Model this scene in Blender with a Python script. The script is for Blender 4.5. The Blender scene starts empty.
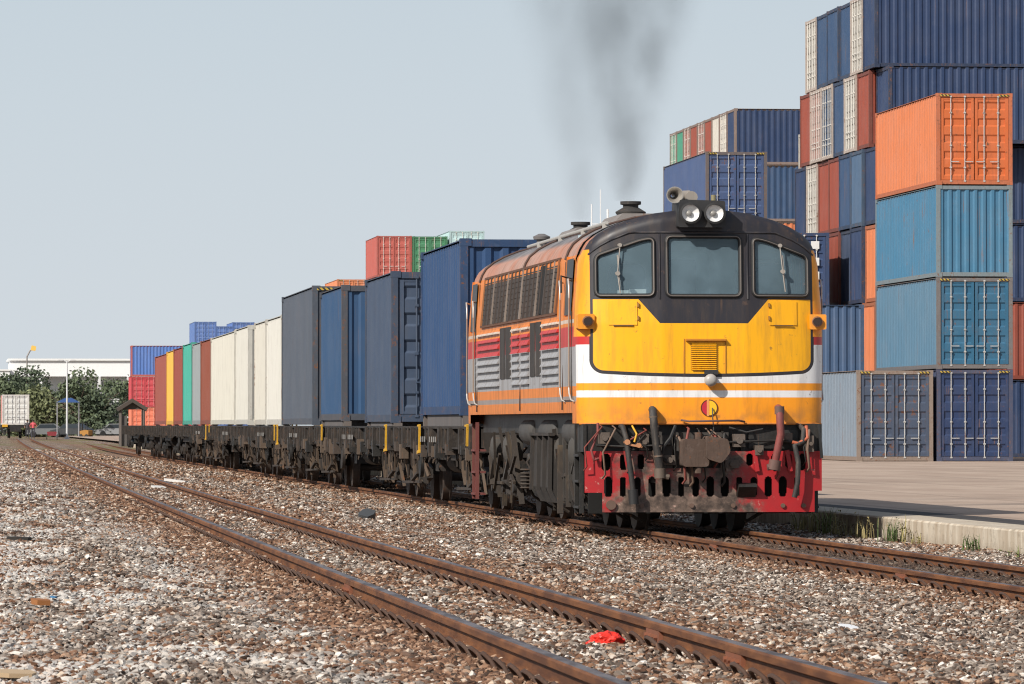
import bpy, bmesh, math, random
from mathutils import Vector, Matrix, Euler, noise
R = math.radians
PI = math.pi
rnd = random.Random(7)
sc = bpy.context.scene
COL = sc.collection
F = 5186.0                       # focal length in pixels of the 1024 px wide frame
HY = 425.0                       # picture row of the horizon
EYE = 1.15
TH = math.atan(567.0 / F)        # tracks run along +Y, the camera looks TH to their right
ST, CT = math.sin(TH), math.cos(TH)

def place(px, D):
    """ground point seen in picture column px at depth D"""
    c = (px - 512.0) / F * D
    return (c * CT + D * ST, -c * ST + D * CT)
def zat(py, D):
    return EYE + (HY - py) * D / F

# ------------------------------------------------------------------ objects
def tag(o, label=None, cat=None, group=None, kind=None):
    if label: o['label'] = label
    if cat: o['category'] = cat
    if group: o['group'] = group
    if kind: o['kind'] = kind
    return o
def empty(name, loc=(0, 0, 0), rz=0.0):
    o = bpy.data.objects.new(name, None)
    o.empty_display_size = 0.3
    COL.objects.link(o)
    o.location = loc
    o.rotation_euler = (0, 0, rz)
    return o
def link(name, me, mat=None, parent=None):
    o = bpy.data.objects.new(name, me)
    COL.objects.link(o)
    if mat is not None and len(me.materials) == 0:
        me.materials.append(None)
    if mat is not None:
        o.material_slots[0].link = 'OBJECT'
        o.material_slots[0].material = mat
    if parent is not None: o.parent = parent
    return o

class MB:
    def __init__(s):
        s.v = []; s.f = []
    def add(s, vs, fs):
        n = len(s.v)
        s.v += [tuple(p) for p in vs]
        s.f += [tuple(i + n for i in f) for f in fs]
        return s
    def box(s, x0, x1, y0, y1, z0, z1):
        return s.add([(x0,y0,z0),(x1,y0,z0),(x1,y1,z0),(x0,y1,z0),(x0,y0,z1),(x1,y0,z1),(x1,y1,z1),(x0,y1,z1)],
              [(0,3,2,1),(4,5,6,7),(0,1,5,4),(1,2,6,5),(2,3,7,6),(3,0,4,7)])
    def bar(s, p, q, w, h=None):
        """rectangular bar from p to q"""
        h = h or w
        p, q = Vector(p), Vector(q)
        d = (q - p).normalized()
        up = Vector((0,0,1)) if abs(d.z) < .95 else Vector((0,1,0))
        a = d.cross(up).normalized() * (w/2); b = a.cross(d).normalized() * (h/2)
        vs = [p-a-b, p+a-b, p+a+b, p-a+b, q-a-b, q+a-b, q+a+b, q-a+b]
        return s.add(vs, [(0,3,2,1),(4,5,6,7),(0,1,5,4),(1,2,6,5),(2,3,7,6),(3,0,4,7)])
    def cyl(s, p, q, r0, r1=None, n=14, caps=True):
        r1 = r0 if r1 is None else r1
        p, q = Vector(p), Vector(q)
        d = (q - p).normalized()
        up = Vector((0,0,1)) if abs(d.z) < .95 else Vector((0,1,0))
        a = d.cross(up).normalized(); b = a.cross(d).normalized()
        vs = []
        for c, r in ((p, r0), (q, r1)):
            for i in range(n):
                t = 2*PI*i/n
                vs.append(c + a*(r*math.cos(t)) + b*(r*math.sin(t)))
        fs = [(i, (i+1) % n, n+(i+1) % n, n+i) for i in range(n)]
        if caps: fs += [tuple(range(n-1, -1, -1)), tuple(range(n, 2*n))]
        return s.add(vs, fs)
    def tube(s, pts, r, n=7):
        pts = [Vector(p) for p in pts]
        rings = []; N = len(pts)
        prev = None
        vs = []
        for i, p in enumerate(pts):
            d = (pts[min(i+1, N-1)] - pts[max(i-1, 0)]).normalized()
            if prev is None:
                up = Vector((0,0,1)) if abs(d.z) < .9 else Vector((0,1,0))
                a = d.cross(up).normalized()
            else:
                a = (prev - d*prev.dot(d)).normalized()
            prev = a
            b = a.cross(d)
            rr = r[i] if isinstance(r, (list, tuple)) else r
            for k in range(n):
                t = 2*PI*k/n
                vs.append(p + a*(rr*math.cos(t)) + b*(rr*math.sin(t)))
        fs = []
        for i in range(N-1):
            for k in range(n):
                fs.append((i*n+k, i*n+(k+1) % n, (i+1)*n+(k+1) % n, (i+1)*n+k))
        fs += [tuple(range(n-1, -1, -1)), tuple(range((N-1)*n, N*n))]
        return s.add(vs, fs)
    def prism(s, poly, axis, a, b):
        """poly: list of 2D points; axis 'x': (y,z), 'y': (x,z), 'z': (x,y)"""
        def P(u, v, w):
            return {'x': (w,u,v), 'y': (u,w,v), 'z': (u,v,w)}[axis]
        n = len(poly)
        vs = [P(u, v, a) for u, v in poly] + [P(u, v, b) for u, v in poly]
        return s.add(vs, [tuple(range(n-1,-1,-1)), tuple(range(n, 2*n))] + [(i,(i+1)%n,n+(i+1)%n,n+i) for i in range(n)])
    def lathe(s, prof, c=(0,0,0), axis='z', n=16):
        vs = []; m = len(prof)
        for r, h in prof:
            for k in range(n):
                t = 2*PI*k/n
                u, v = r*math.cos(t), r*math.sin(t)
                p = {'z': (u,v,h), 'y': (u,h,v), 'x': (h,u,v)}[axis]
                vs.append((p[0]+c[0], p[1]+c[1], p[2]+c[2]))
        fs = [(i*n+k, i*n+(k+1)%n, (i+1)*n+(k+1)%n, (i+1)*n+k) for i in range(m-1) for k in range(n)]
        fs += [tuple(range(n)), tuple(range((m-1)*n, m*n))]
        return s.add(vs, fs)
    def mesh(s, name, smooth=None):
        me = bpy.data.meshes.new(name)
        me.from_pydata(s.v, [], s.f)
        bm = bmesh.new(); bm.from_mesh(me)
        bmesh.ops.recalc_face_normals(bm, faces=bm.faces)
        bm.to_mesh(me); bm.free()
        if smooth:
            me.shade_smooth()
            me.set_sharp_from_angle(angle=R(smooth))
        return me
    def build(s, name, mat, parent=None, smooth=None):
        return link(name, s.mesh(name, smooth), mat, parent)
    def cut(s):
        """end the current piece; the next shapes go into another object"""
        if not hasattr(s, 'cuts'): s.cuts = []
        s.cuts.append((len(s.v), len(s.f)))
    def pieces(s, name, mat, parent=None, smooth=None):
        cs = [(0, 0)] + [c for c in getattr(s, 'cuts', []) if 0 < c[0] < len(s.v)] + [(len(s.v), len(s.f))]
        out = []
        for (v0, f0), (v1, f1) in zip(cs, cs[1:]):
            if v1 == v0: continue
            b = MB(); b.v = s.v[v0:v1]; b.f = [tuple(i-v0 for i in f) for f in s.f[f0:f1]]
            out.append(b.build(name, mat, parent, smooth))
        return out

# ------------------------------------------------------------------ node helper
class NT:
    def __init__(s, tree):
        s.t = tree; s.n = tree.nodes; s.l = tree.links
    def node(s, typ, **kw):
        n = s.n.new(typ)
        for k, v in kw.items():
            if k.startswith('i_'):
                n.inputs[k[2:].replace('_', ' ')].default_value = v
            else: setattr(n, k, v)
        return n
    def put(s, sock, v):
        if isinstance(v, (int, float)): sock.default_value = v
        elif isinstance(v, tuple):
            sock.default_value = v if len(v) == len(sock.default_value) else (v + (1.0,))[:len(sock.default_value)]
        else: s.l.new(v, sock)
    def m(s, op, a, b=0.0, c=0.0, clamp=False):
        n = s.n.new('ShaderNodeMath'); n.operation = op; n.use_clamp = clamp
        s.put(n.inputs[0], a); s.put(n.inputs[1], b); s.put(n.inputs[2], c)
        return n.outputs[0]
    def mix(s, fac, a, b, typ='MIX'):
        n = s.n.new('ShaderNodeMix'); n.data_type = 'RGBA'; n.blend_type = typ
        s.put(n.inputs[0], fac); s.put(n.inputs[6], a); s.put(n.inputs[7], b)
        return n.outputs[2]
    def vmul(s, v, k):
        n = s.n.new('ShaderNodeVectorMath'); n.operation = 'MULTIPLY'
        s.l.new(v, n.inputs[0]); n.inputs[1].default_value = k
        return n.outputs[0]
    def noise(s, vec, scale, detail=4.0, rough=.55):
        n = s.n.new('ShaderNodeTexNoise')
        n.inputs['Scale'].default_value = scale; n.inputs['Detail'].default_value = detail
        n.inputs['Roughness'].default_value = rough
        s.l.new(vec, n.inputs['Vector'])
        return n.outputs['Fac']
    def ramp(s, fac, stops, interp='LINEAR'):
        n = s.n.new('ShaderNodeValToRGB'); cr = n.color_ramp; cr.interpolation = interp
        while len(cr.elements) < len(stops): cr.elements.new(1.0)
        for e, (p, c) in zip(cr.elements, stops):
            e.position = p; e.color = (c[0], c[1], c[2], 1)
        s.put(n.inputs[0], fac)
        return n.outputs[0]
    def step(s, v, a, b):
        """smooth 0..1 as v goes a..b"""
        n = s.n.new('ShaderNodeMapRange'); n.interpolation_type = 'SMOOTHSTEP'
        s.put(n.inputs[0], v); s.put(n.inputs[1], a); s.put(n.inputs[2], b)
        return n.outputs[0]
def new_mat(name):
    m = bpy.data.materials.new(name); m.use_nodes = True
    t = NT(m.node_tree)
    b = m.node_tree.nodes['Principled BSDF']
    return m, t, b
def objcoord(t):
    return t.node('ShaderNodeTexCoord').outputs['Object']

_cache = {}
def paint(c, rough=.5, grime=.35, rust=.25, metal=0.0, streak=True, gcol=(.16,.13,.10), scale=1.0, fade=.08):
    key = ('paint', c, rough, grime, rust, metal, streak, gcol, scale, fade)
    if key in _cache: return _cache[key]
    m, t, b = new_mat('paint')
    co = objcoord(t)
    oi = t.node('ShaderNodeObjectInfo').outputs['Random']
    off = t.node('ShaderNodeVectorMath', operation='ADD')
    t.l.new(co, off.inputs[0])
    cx = t.node('ShaderNodeCombineXYZ')
    t.l.new(t.m('MULTIPLY', oi, 31.0), cx.inputs[0]); t.l.new(t.m('MULTIPLY', oi, 57.0), cx.inputs[1])
    t.l.new(cx.outputs[0], off.inputs[1])
    co2 = off.outputs[0]
    big = t.noise(co2, .9*scale, 4)
    fine = t.noise(t.vmul(co2, (5, 5, .7) if streak else (4, 4, 4)), 1.6*scale, 6, .65)
    spots = t.noise(co2, 6*scale, 6, .7)
    lum = sum(c)/3
    pale = tuple(min(1, v*.75 + lum*.25 + .06) for v in c)
    col = t.mix(t.m('MULTIPLY', t.step(big, .35, .7), fade*2.2), c, pale)
    dark = tuple(v*.45 + g*.25 for v, g in zip(c, gcol))
    col = t.mix(t.m('MULTIPLY', t.step(fine, .48, .75), grime*1.2), col, dark if sum(c) > .09 else gcol)
    if rust > 0:
        edge = 0.72 - rust*.22
        col = t.mix(t.m('MULTIPLY', t.step(spots, edge, edge+.07), t.step(big, .4, .6)), col, (.16, .065, .03))
    if rust > 0:
        st = t.noise(t.vmul(co2, (9, 9, .38)), 1.7*scale, 5, .6)
        col = t.mix(t.m('MULTIPLY', t.m('MULTIPLY', t.step(st, .60, .68), t.step(big, .42, .62)), min(1., rust*1.7)), col, (.17,.085,.05))
        dn = t.step(t.noise(co2, 2.6*scale, 4, .6), .60, .64)
        col = t.mix(t.m('MULTIPLY', dn, rust*.4), col, tuple(min(1, v*1.15+.04) for v in c))
    t.l.new(col, b.inputs['Base Color'])
    t.put(b.inputs['Roughness'], t.m('ADD', rough, t.m('MULTIPLY', fine, .2)))
    b.inputs['Metallic'].default_value = metal
    bp = t.node('ShaderNodeBump'); bp.inputs['Strength'].default_value = .35; bp.inputs['Distance'].default_value = .03
    t.l.new(t.m('ADD', t.m('MULTIPLY', spots, .25), t.noise(co2, 1.7*scale, 3)), bp.inputs['Height']); t.l.new(bp.outputs[0], b.inputs['Normal'])
    _cache[key] = m
    return m
def plain(c, rough=.6, metal=0.0, emit=None):
    key = ('plain', c, rough, metal)
    if key in _cache: return _cache[key]
    m, t, b = new_mat('finish')
    n = t.noise(objcoord(t), 7, 4)
    t.l.new(t.mix(t.m('MULTIPLY', n, .35), c, tuple(v*.6 for v in c)), b.inputs['Base Color'])
    b.inputs['Roughness'].default_value = rough; b.inputs['Metallic'].default_value = metal
    _cache[key] = m
    return m

BLACK = paint((.022,.022,.024), .55, .35, .15, gcol=(.10,.085,.07))
GREASE = paint((.014,.013,.012), .45, .4, .3, gcol=(.05,.036,.027), scale=3)
DUSTY = paint((.026,.022,.020), .75, .55, .3, gcol=(.085,.060,.044), scale=2)
RUSTY = paint((.16,.085,.05), .8, .5, .6, gcol=(.09,.06,.045), scale=2)
CHROME = plain((.62,.62,.60), .35, .6)
GALV = paint((.55,.55,.53), .5, .3, .5, scale=2)
YEL = paint((.62,.34,.015), .5, .55, .6, scale=4)
WHITE = plain((.78,.78,.76), .6)
RUBBER = plain((.02,.02,.021), .6)

# ------------------------------------------------------------------ containers
def corr(u0, u1, pitch=.29, dep=.038):
    """trapezoid wave: list of (u, d) with d the inset"""
    n = max(1, round((u1-u0)/pitch)); p = (u1-u0)/n
    out = []
    for i in range(n):
        a = u0 + i*p
        out += [(a, 0), (a + p*.32, 0), (a + p*.5, dep), (a + p*.82, dep)]
    out.append((u1, 0))
    return out
_cm = {}
def cmesh(kind, L, H):
    W = 2.44; h = W/2
    key = (kind, round(L, 2), round(H, 2))
    if key in _cm: return _cm[key]
    b = MB()
    if kind == 'wall' or kind == 'wall_open':       # corrugated sides, roof and far end (+ near end unless open)
        zb, zt = .14, H - .06
        for sx in (-1, 1):
            pr = corr(.12, L-.12)
            vs = []
            for u, d in pr: vs += [(sx*(h-.022-d), u, zb), (sx*(h-.022-d), u, zt)]
            b.add(vs, [(2*i, 2*i+2, 2*i+3, 2*i+1) for i in range(len(pr)-1)])
        ends = [(L-.03, -1)] + ([(.03, 1)] if kind == 'wall' else [])
        for y, sg in ends:
            pr = corr(-h+.12, h-.12, .27, .045)
            vs = []
            for u, d in pr: vs += [(u, y + sg*d, zb), (u, y + sg*d, zt)]
            b.add(vs, [(2*i, 2*i+2, 2*i+3, 2*i+1) for i in range(len(pr)-1)])
        b.box(-h+.03, h-.03, .05, L-.05, H-.075, H-.03)
        b.box(-h+.06, h-.06, .06, L-.06, .1, .15)
        if kind == 'wall_open': b.box(-h+.1, h-.1, .16, .2, .15, H-.1)
    elif kind == 'frame':
        for x in (-h, h-.12):
            for y in (0, L-.12): b.box(x, x+.12, y, y+.12, .115, H-.115)
            b.box(x + (.03 if x < 0 else .0), x + (.12 if x < 0 else .09), .12, L-.12, H-.09, H-.012)
            b.box(x + (.02 if x < 0 else .0), x + (.12 if x < 0 else .10), .12, L-.12, .02, .15)
        for y in (.01, L-.11):
            b.box(-h+.12, h-.12, y, y+.1, H-.13, H-.015)
            b.box(-h+.12, h-.12, y, y+.1, .02, .15)
        for x in (-h-.004, h-.174):
            for y in (-.004, L-.176):
                for z in (0, H-.118): b.box(x, x+.178, y, y+.18, z, z+.118)
    elif kind == 'leaf':            # one pressed door leaf, hinge at x=0, opening edge at x=1
        w = h-.135; zb, zt = .16, H-.14
        nr = 5
        seg = (zt-zb)/nr
        prof = []
        for i in range(nr):
            a = zb + i*seg
            prof += [(a, 0), (a+seg*.24, 0), (a+seg*.34, .035), (a+seg*.66, .035), (a+seg*.76, 0)]
        prof.append((zt, 0))
        x0, x1 = .1, w-.1
        vs = []
        for z, d in prof: vs += [(x0, .05+d, z), (x1, .05+d, z)]
        b.add(vs, [(2*i, 2*i+1, 2*i+3, 2*i+2) for i in range(len(prof)-1)])
        for a, c in ((0, x0), (x1, w-.012)): b.box(a, c, .035, .09, zb, zt)
        b.box(x0, x1, .04, .09, zb, zb+.05); b.box(x0, x1, .04, .09, zt-.05, zt)
    elif kind == 'rod':
        b.cyl((0, .0, .1), (0, .0, H-.08), .016, n=8)
        for z in (.12, .55, 1.25, H-.62, H-.11):
            b.box(-.034, .034, -.026, .035, z-.022, z+.022)
        b.box(-.015, .26, -.035, -.015, .72, .745)
    elif kind == 'marking':
        for x in (-h+.10, h-.44): b.box(x, x+.34, -.012, -.005, H-.10, H-.045)
    me = b.mesh('container_' + kind, 40 if kind == 'rod' else None)
    _cm[key] = me
    return me
def stripe_mat():
    m, t, b = new_mat('hazard')
    co = objcoord(t); sp = t.node('ShaderNodeSeparateXYZ'); t.l.new(co, sp.inputs[0])
    v = t.m('FRACT', t.m('MULTIPLY', t.m('ADD', sp.outputs[0], sp.outputs[2]), 9.0))
    t.l.new(t.mix(t.m('GREATER_THAN', v, .5), (.03,.03,.03), (.48,.33,.05)), b.inputs['Base Color'])
    return m
HAZ = stripe_mat()
STEELROD = paint((.42,.42,.41), .5, .5, .7, scale=3)
def container(X, Y, Z, L, H, c, label, cat='container', rz=0.0, end='corr', detail=2, group=None, rods=None, framec=None,
              grime=.32, rust=.3, marking=False, name='shipping_container', leafc=None, rough=.45):
    """origin at the middle of its near end, on its floor"""
    r = empty(name, (X, Y, Z), rz)
    tag(r, label, cat, group)
    pm = paint(c, rough, grime, rust)
    fm = paint(framec or tuple(v*.8 for v in c), .55, .45, .75 if detail > 1 else .5, scale=2)
    link('wall', cmesh('wall' if end == 'corr' else 'wall_open', L, H), pm, r)
    link('frame', cmesh('frame', L, H), fm, r)
    if end == 'door':
        lm = paint(leafc or c, .5, grime*1.3, rust*1.8)
        rm = rods or STEELROD
        for sx in (-1, 1):
            d = link('door', cmesh('leaf', L, H), lm, r)
            d.location = (sx*(1.22-.13), 0, 0); d.scale = (-sx, 1, 1)
            for q in (.33, .78):
                k = link('locking_rod', cmesh('rod', L, H), rm, d)
                k.location = (q, .018, 0)
        if marking:
            link('height_marking', cmesh('marking', L, H), HAZ, r)
    return r
# ------------------------------------------------------------------ locomotive
# local frame: x to the right seen from the front, y back from the nose, z up from rail top
RAIL_T = EYE - 1.31
LOCO_X = 9.27
TRX = 9.23
LOCO_Y = (63.7 - LOCO_X*ST) / CT
HWP = [(1.0,1.46),(1.33,1.49),(2.3,1.5),(2.75,1.49),(3.3,1.45),(3.44,1.42),(4.2,1.42)]
def lerp_tab(tab, z):
    if z <= tab[0][0]: return tab[0][1]
    for (a, va), (b, vb) in zip(tab, tab[1:]):
        if z <= b: return va + (vb-va)*(z-a)/(b-a)
    return tab[-1][1]
def hw(z): return lerp_tab(HWP, z)
ROOF = [(0,3.965),(.3,3.955),(.6,3.915),(.9,3.835),(1.1,3.755),(1.25,3.67),(1.36,3.575),(1.41,3.49),(1.45,3.38)]
def zroof(x): return lerp_tab(ROOF, min(abs(x), 1.45))
def ynose(x, z):
    t = min(1.0, abs(x)/hw(z))
    y = .6*(1 - max(0.0, 1 - t**6)**(1/6.0)) + .15*max(0.0, abs(x)-.5)
    y += max(0.0, z-2.56)*.07
    zr = zroof(x); k = (z - (zr-.13))/.13
    if k > 0: y += .1*k*k
    return min(y, .78)
def livery():
    m, t, b = new_mat('livery')
    co = objcoord(t); sp = t.node('ShaderNodeSeparateXYZ'); t.l.new(co, sp.inputs[0])
    x, y, z = sp.outputs
    ax = t.m('ABSOLUTE', x)
    AND = lambda p, q: t.m('MULTIPLY', p, q)
    GT = lambda p, q: t.m('GREATER_THAN', p, q)
    LT = lambda p, q: t.m('LESS_THAN', p, q)
    ORA = (.70,.20,.018); YE = (.93,.435,.004); WH = (.78,.78,.79); GR = (.33,.33,.345); RD = (.50,.03,.03)
    BK = (.022,.021,.028)
    # sides
    side = t.mix(GT(z, 1.79), ORA, GR)
    side = t.mix(AND(GT(z, 1.60), LT(z, 1.665)), side, (.30,.25,.23))
    side = t.mix(GT(z, 2.28), side, RD)
    side = t.mix(GT(z, 2.53), side, ORA)
    side = t.mix(AND(GT(z, 2.575), LT(z, 2.62)), side, (.62,.5,.42))
    roofn = t.noise(co, 1.2, 5)
    side = t.mix(GT(z, 3.42), side, t.mix(t.step(roofn,.35,.65), (.46,.19,.11), (.44,.27,.21)))
    side = t.mix(t.step(z, 3.60, 3.68), side, t.mix(t.step(roofn,.4,.6), (.09,.085,.085), (.24,.22,.22)))
    # nose
    FRO = (.92,.33,.012)
    fr = t.mix(GT(z, 1.65), FRO, WH)
    fr = t.mix(AND(GT(z, 1.735), LT(z, 1.825)), fr, FRO)
    fr = t.mix(GT(z, 2.30), fr, RD)
    fr = t.mix(GT(z, 2.40), fr, YE)
    # outlined panel: rounded box
    zz = t.m('SUBTRACT', z, t.m('MULTIPLY', t.m('MULTIPLY', ax, ax), .028))
    qx = t.m('SUBTRACT', ax, 1.335 - .14); qz = t.m('SUBTRACT', t.m('ABSOLUTE', t.m('SUBTRACT', zz, 2.93)), 1.01 - .14)
    d = t.m('SUBTRACT', t.m('SQRT', t.m('ADD', t.m('POWER', t.m('MAXIMUM', qx, 0.), 2.), t.m('POWER', t.m('MAXIMUM', qz, 0.), 2.))), .14)
    d = t.m('ADD', d, t.m('MINIMUM', t.m('MAXIMUM', qx, qz), 0.))
    fr = t.mix(LT(d, 0.), fr, YE)
    fr = t.mix(LT(t.m('ABSOLUTE', d), .021), fr, BK)
    f = t.m('ADD', 2.56, t.m('MULTIPLY', t.m('MULTIPLY', t.m('SUBTRACT', ax, .53), 1.17, clamp=True), 1.0))
    f = t.m('MINIMUM', f, 2.855)
    mask = AND(GT(z, f), LT(d, .0))
    fr = t.mix(mask, fr, BK)
    brow = t.m('GREATER_THAN', z, 3.47)
    fr = t.mix(brow, fr, BK)
    isf = LT(t.m('ADD', y, t.m('MULTIPLY', t.m('SUBTRACT', z, 2.0, clamp=True), -.04)), .42)
    col = t.mix(isf, side, fr)
    pil = AND(AND(GT(t.m('ADD', y, t.m('MULTIPLY', GT(ax, 1.345), 2.0)), .40), LT(y, .62)), AND(GT(z, 2.4), LT(z, 3.47)))
    col = t.mix(pil, col, (.90,.34,.010))
    # grime
    fine = t.noise(t.vmul(co, (4, 4, .6)), 2.2, 6, .65)
    col = t.mix(t.m('MULTIPLY', t.step(fine, .43, .70), t.m('ADD', .26, t.m('MULTIPLY', t.m('SUBTRACT', 1.0, isf), .22))), col, (.10,.065,.04))
    low = t.m('MULTIPLY', t.m('SUBTRACT', 1.0, t.step(z, 1.33, 1.62)), t.step(t.noise(co, 5, 5), .4, .7))
    col = t.mix(t.m('MULTIPLY', low, .5), col, (.13,.09,.07))
    sp2 = t.noise(co, 9, 6, .7)
    col = t.mix(t.m('MULTIPLY', t.step(sp2, .62, .70), .6), col, (.10,.06,.045))
    run = t.noise(t.vmul(co, (14, 14, .5)), 1.6, 5, .6)
    col = t.mix(t.m('MULTIPLY', t.m('MULTIPLY', t.step(run, .58, .68), t.step(t.noise(co, 1.1, 3), .42, .6)), .40), col, (.20,.11,.05))
    t.l.new(col, b.inputs['Base Color'])
    t.put(b.inputs['Roughness'], t.m('ADD', .33, t.m('MULTIPLY', fine, .3)))
    bp = t.node('ShaderNodeBump'); bp.inputs['Strength'].default_value = .12; bp.inputs['Distance'].default_value = .02
    t.l.new(t.noise(co, 1.6, 3), bp.inputs['Height']); t.l.new(bp.outputs[0], b.inputs['Normal'])
    return m
LIV = livery()
def glass_mat(tint=(.25,.37,.45), fac=.38):
    m = bpy.data.materials.new('cab_glass'); m.use_nodes = True
    t = NT(m.node_tree); t.n.clear()
    out = t.node('ShaderNodeOutputMaterial')
    tr = t.node('ShaderNodeBsdfTransparent'); tr.inputs[0].default_value = (.80,.90,.93,1)
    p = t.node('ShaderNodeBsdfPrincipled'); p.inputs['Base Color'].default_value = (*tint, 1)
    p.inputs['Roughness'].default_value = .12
    t.put(p.inputs['Base Color'], t.mix(t.step(t.noise(objcoord(t), 1.7, 5), .38, .64), tuple(v*.8 for v in tint), tuple(v*1.12 for v in tint)))  # mottled blue-grey layer stands in for sky reflected in the panes
    mx = t.node('ShaderNodeMixShader'); mx.inputs[0].default_value = fac
    t.l.new(tr.outputs[0], mx.inputs[1]); t.l.new(p.outputs[0], mx.inputs[2]); t.l.new(mx.outputs[0], out.inputs[0])
    return m
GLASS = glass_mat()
def rounded(poly, r, n=5):
    out = []
    N = len(poly)
    for i in range(N):
        p = Vector(poly[i]); a = Vector(poly[i-1]); c = Vector(poly[(i+1) % N])
        u = (a-p).normalized(); v = (c-p).normalized()
        s, e = p + u*r, p + v*r
        for k in range(n+1):
            q = k/n
            out.append(tuple((1-q)**2*s + 2*q*(1-q)*p + q*q*e))
    return out
WINS = [[(-1.28,2.90),(-.60,2.90),(-.60,3.61),(-.75,3.585),(-1.28,3.39)],
        [(-.445,2.895),(.445,2.895),(.445,3.63),(-.445,3.63)],
        [(.60,2.90),(1.28,2.90),(1.28,3.39),(.75,3.585),(.60,3.61)]]
def inpoly(p, poly):
    c = False; x, y = p
    for i in range(len(poly)):
        (x0, y0), (x1, y1) = poly[i-1], poly[i]
        if (y0 > y) != (y1 > y) and x < (x1-x0)*(y-y0)/(y1-y0)+x0: c = not c
    return c
def nose_mesh(cut):
    xs = []
    n = 96
    for i in range(n+1): xs.append(-1.40 + 2.8*i/n)
    tail = [.955,.975,.988,.995,.999,1.0]
    # t parameter = |x|/hw
    cols = [-t for t in reversed(tail)] + [x/1.5 for x in xs if abs(x)/1.5 < .945] + tail
    b = MB(); nr = 74
    idx = []
    for c in cols:
        col = []
        s = 1 if c >= 0 else -1
        xr = c*1.45
        zr = zroof(xr)
        for j in range(nr+1):
            z = 1.33 + (zr-1.33)*j/nr
            xx = c*hw(z)
            b.v.append((xx, ynose(xx if abs(c) < 1 else s*hw(z), z), z)); col.append(len(b.v)-1)
        xx = c*hw(zr); y0 = ynose(xx, zr)
        for k in (.35, .7, 1.0):
            b.v.append((xx, y0 + (.78-y0)*k, zr)); col.append(len(b.v)-1)
        idx.append(col)
    for i in range(len(cols)-1):
        for j in range(nr+3):
            q = (idx[i][j], idx[i+1][j], idx[i+1][j+1], idx[i][j+1])
            if cut and j < nr:
                cx = sum(b.v[k][0] for k in q)/4; cz = sum(b.v[k][2] for k in q)/4
                if any(inpoly((cx, cz), w) for w in WINS): continue
            b.f.append(q)
    # close the corners back to the hull
    for ci in (0, -1):
        col = idx[ci]
        base = len(b.v)
        for j in range(nr+1):
            v = b.v[col[j]]
            b.v.append((v[0], .78, v[2]))
        for j in range(nr): b.f.append((col[j], col[j+1], base+j+1, base+j))
    # floor
    ring = [idx[i][0] for i in range(len(cols))]
    m0 = len(b.v)
    for i in ring: b.v.append((b.v[i][0], .78, 1.33))
    for i in range(len(ring)-1): b.f.append((ring[i], m0+i, m0+i+1, ring[i+1]))
    return b
LEN = 14.1
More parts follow.
